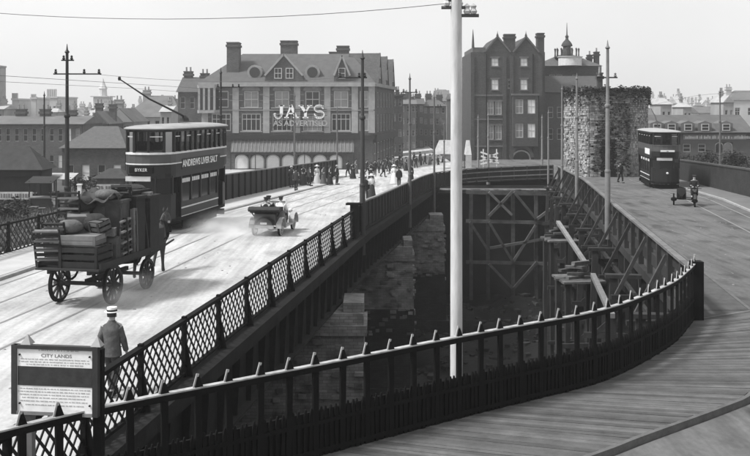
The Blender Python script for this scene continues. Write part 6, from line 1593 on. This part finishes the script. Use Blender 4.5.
for k, (px, Y) in enumerate(((690, 92), (706, 90), (722, 89), (738, 88), (752, 88))):
    bush(['dark shrub right beside the right-hand tram, over the wall', 'dark shrub over the wall, second from the right-hand tram', 'dark shrub over the wall behind the thin pole', 'dark shrub over the wall, second from the right edge', 'dark shrub over the wall at the right edge'][k], px, Y, 1.6, 3.2, 1100)
b = MB(); rd = random.Random(5)
for _ in range(300):
    if rd.random() < .45: Y = rd.uniform(15, 80); X = XL(Y) + 2.8 + rd.random() * 8.2; z = zL(Y)
    else: Y = rd.uniform(22, 80); X = XK(Y) + .3 + rd.random() * (XW(Y) - XK(Y) - 2.4); z = zR(Y)
    s_ = rd.uniform(.012, .035) * (1.6 if rd.random() < .1 else 1)
    b.lathe([(s_ * 1.4, -.01), (s_, s_ * .5), (s_ * .2, s_ * .7)], (X, Y, z), 6)
tag(b.build('road_litter', mat('litter', .2, .95, .4, 8)), 'scattered droppings, straw and grit on both roads', 'litter', kind='stuff')
# ================================================================== HAZE
hz_ = MB().bb((-420, -60, -13), (420, 420, 42)).build('haze', None)
hm = bpy.data.materials.new('haze'); hm.use_nodes = True; n = hm.node_tree.nodes; n.clear()
ou = n.new('ShaderNodeOutputMaterial'); pv = n.new('ShaderNodeVolumePrincipled'); pv.inputs['Color'].default_value = (.97, .97, .97, 1); pv.inputs['Density'].default_value = .0005; pv.inputs['Anisotropy'].default_value = .2
hm.node_tree.links.new(pv.outputs[0], ou.inputs['Volume']); hz_.data.materials.append(hm); tag(hz_, 'thin smoky summer haze over the whole town', 'haze', kind='stuff')

# dust raised by the car and the wagon wheels
def dust(label, c, s_, dens):
    b = MB(); rr = []
    for i in range(9):
        a = math.pi * i / 8; rr.append([(max(.01, math.sin(a)) * math.cos(q), max(.01, math.sin(a)) * math.sin(q), -math.cos(a)) for q in [2 * math.pi * k / 16 for k in range(16)]])
    b.loft(rr); o = b.build('dust_cloud', None); o.location = c; o.scale = s_; o.rotation_euler = (0, 0, -.15)
    m = bpy.data.materials.new('dust'); m.use_nodes = True; n = m.node_tree.nodes; n.clear(); L = m.node_tree.links
    ou = n.new('ShaderNodeOutputMaterial'); pv = n.new('ShaderNodeVolumePrincipled'); pv.inputs['Color'].default_value = (.95, .95, .95, 1)
    tc = n.new('ShaderNodeTexCoord'); ln = n.new('ShaderNodeVectorMath'); ln.operation = 'LENGTH'; L.new(tc.outputs['Object'], ln.inputs[0])
    r = n.new('ShaderNodeMapRange'); r.inputs['From Min'].default_value = 1.0; r.inputs['From Max'].default_value = .1; r.inputs['To Min'].default_value = 0; r.inputs['To Max'].default_value = 1; r.interpolation_type = 'SMOOTHSTEP'; L.new(ln.outputs['Value'], r.inputs['Value'])
    nz = n.new('ShaderNodeTexNoise'); nz.inputs['Scale'].default_value = 1.6; nz.inputs['Detail'].default_value = 3; L.new(tc.outputs['Object'], nz.inputs['Vector'])
    r2 = n.new('ShaderNodeMapRange'); r2.inputs['From Min'].default_value = .35; r2.inputs['From Max'].default_value = .7; r2.inputs['To Max'].default_value = dens; L.new(nz.outputs['Fac'], r2.inputs['Value'])
    mu = n.new('ShaderNodeMath'); mu.operation = 'MULTIPLY'; L.new(r.outputs[0], mu.inputs[0]); L.new(r2.outputs[0], mu.inputs[1]); L.new(mu.outputs[0], pv.inputs['Density']); L.new(pv.outputs[0], ou.inputs['Volume'])
    o.data.materials.append(m); tag(o, label, 'dust', kind='stuff')
dust('pale dust cloud raised behind the touring car', (-5.9, 41.3, .35), (1.9, 3.0, .9), .9)
dust('pale dust drifting beside the lower right side of the tram', (-7.2, 43.5, .35), (1.1, 4.5, .8), .6)
dust('pale dust round the right wheels of the wagon', (-7.2, 27.6, .25), (1.2, 2.4, .7), .45)
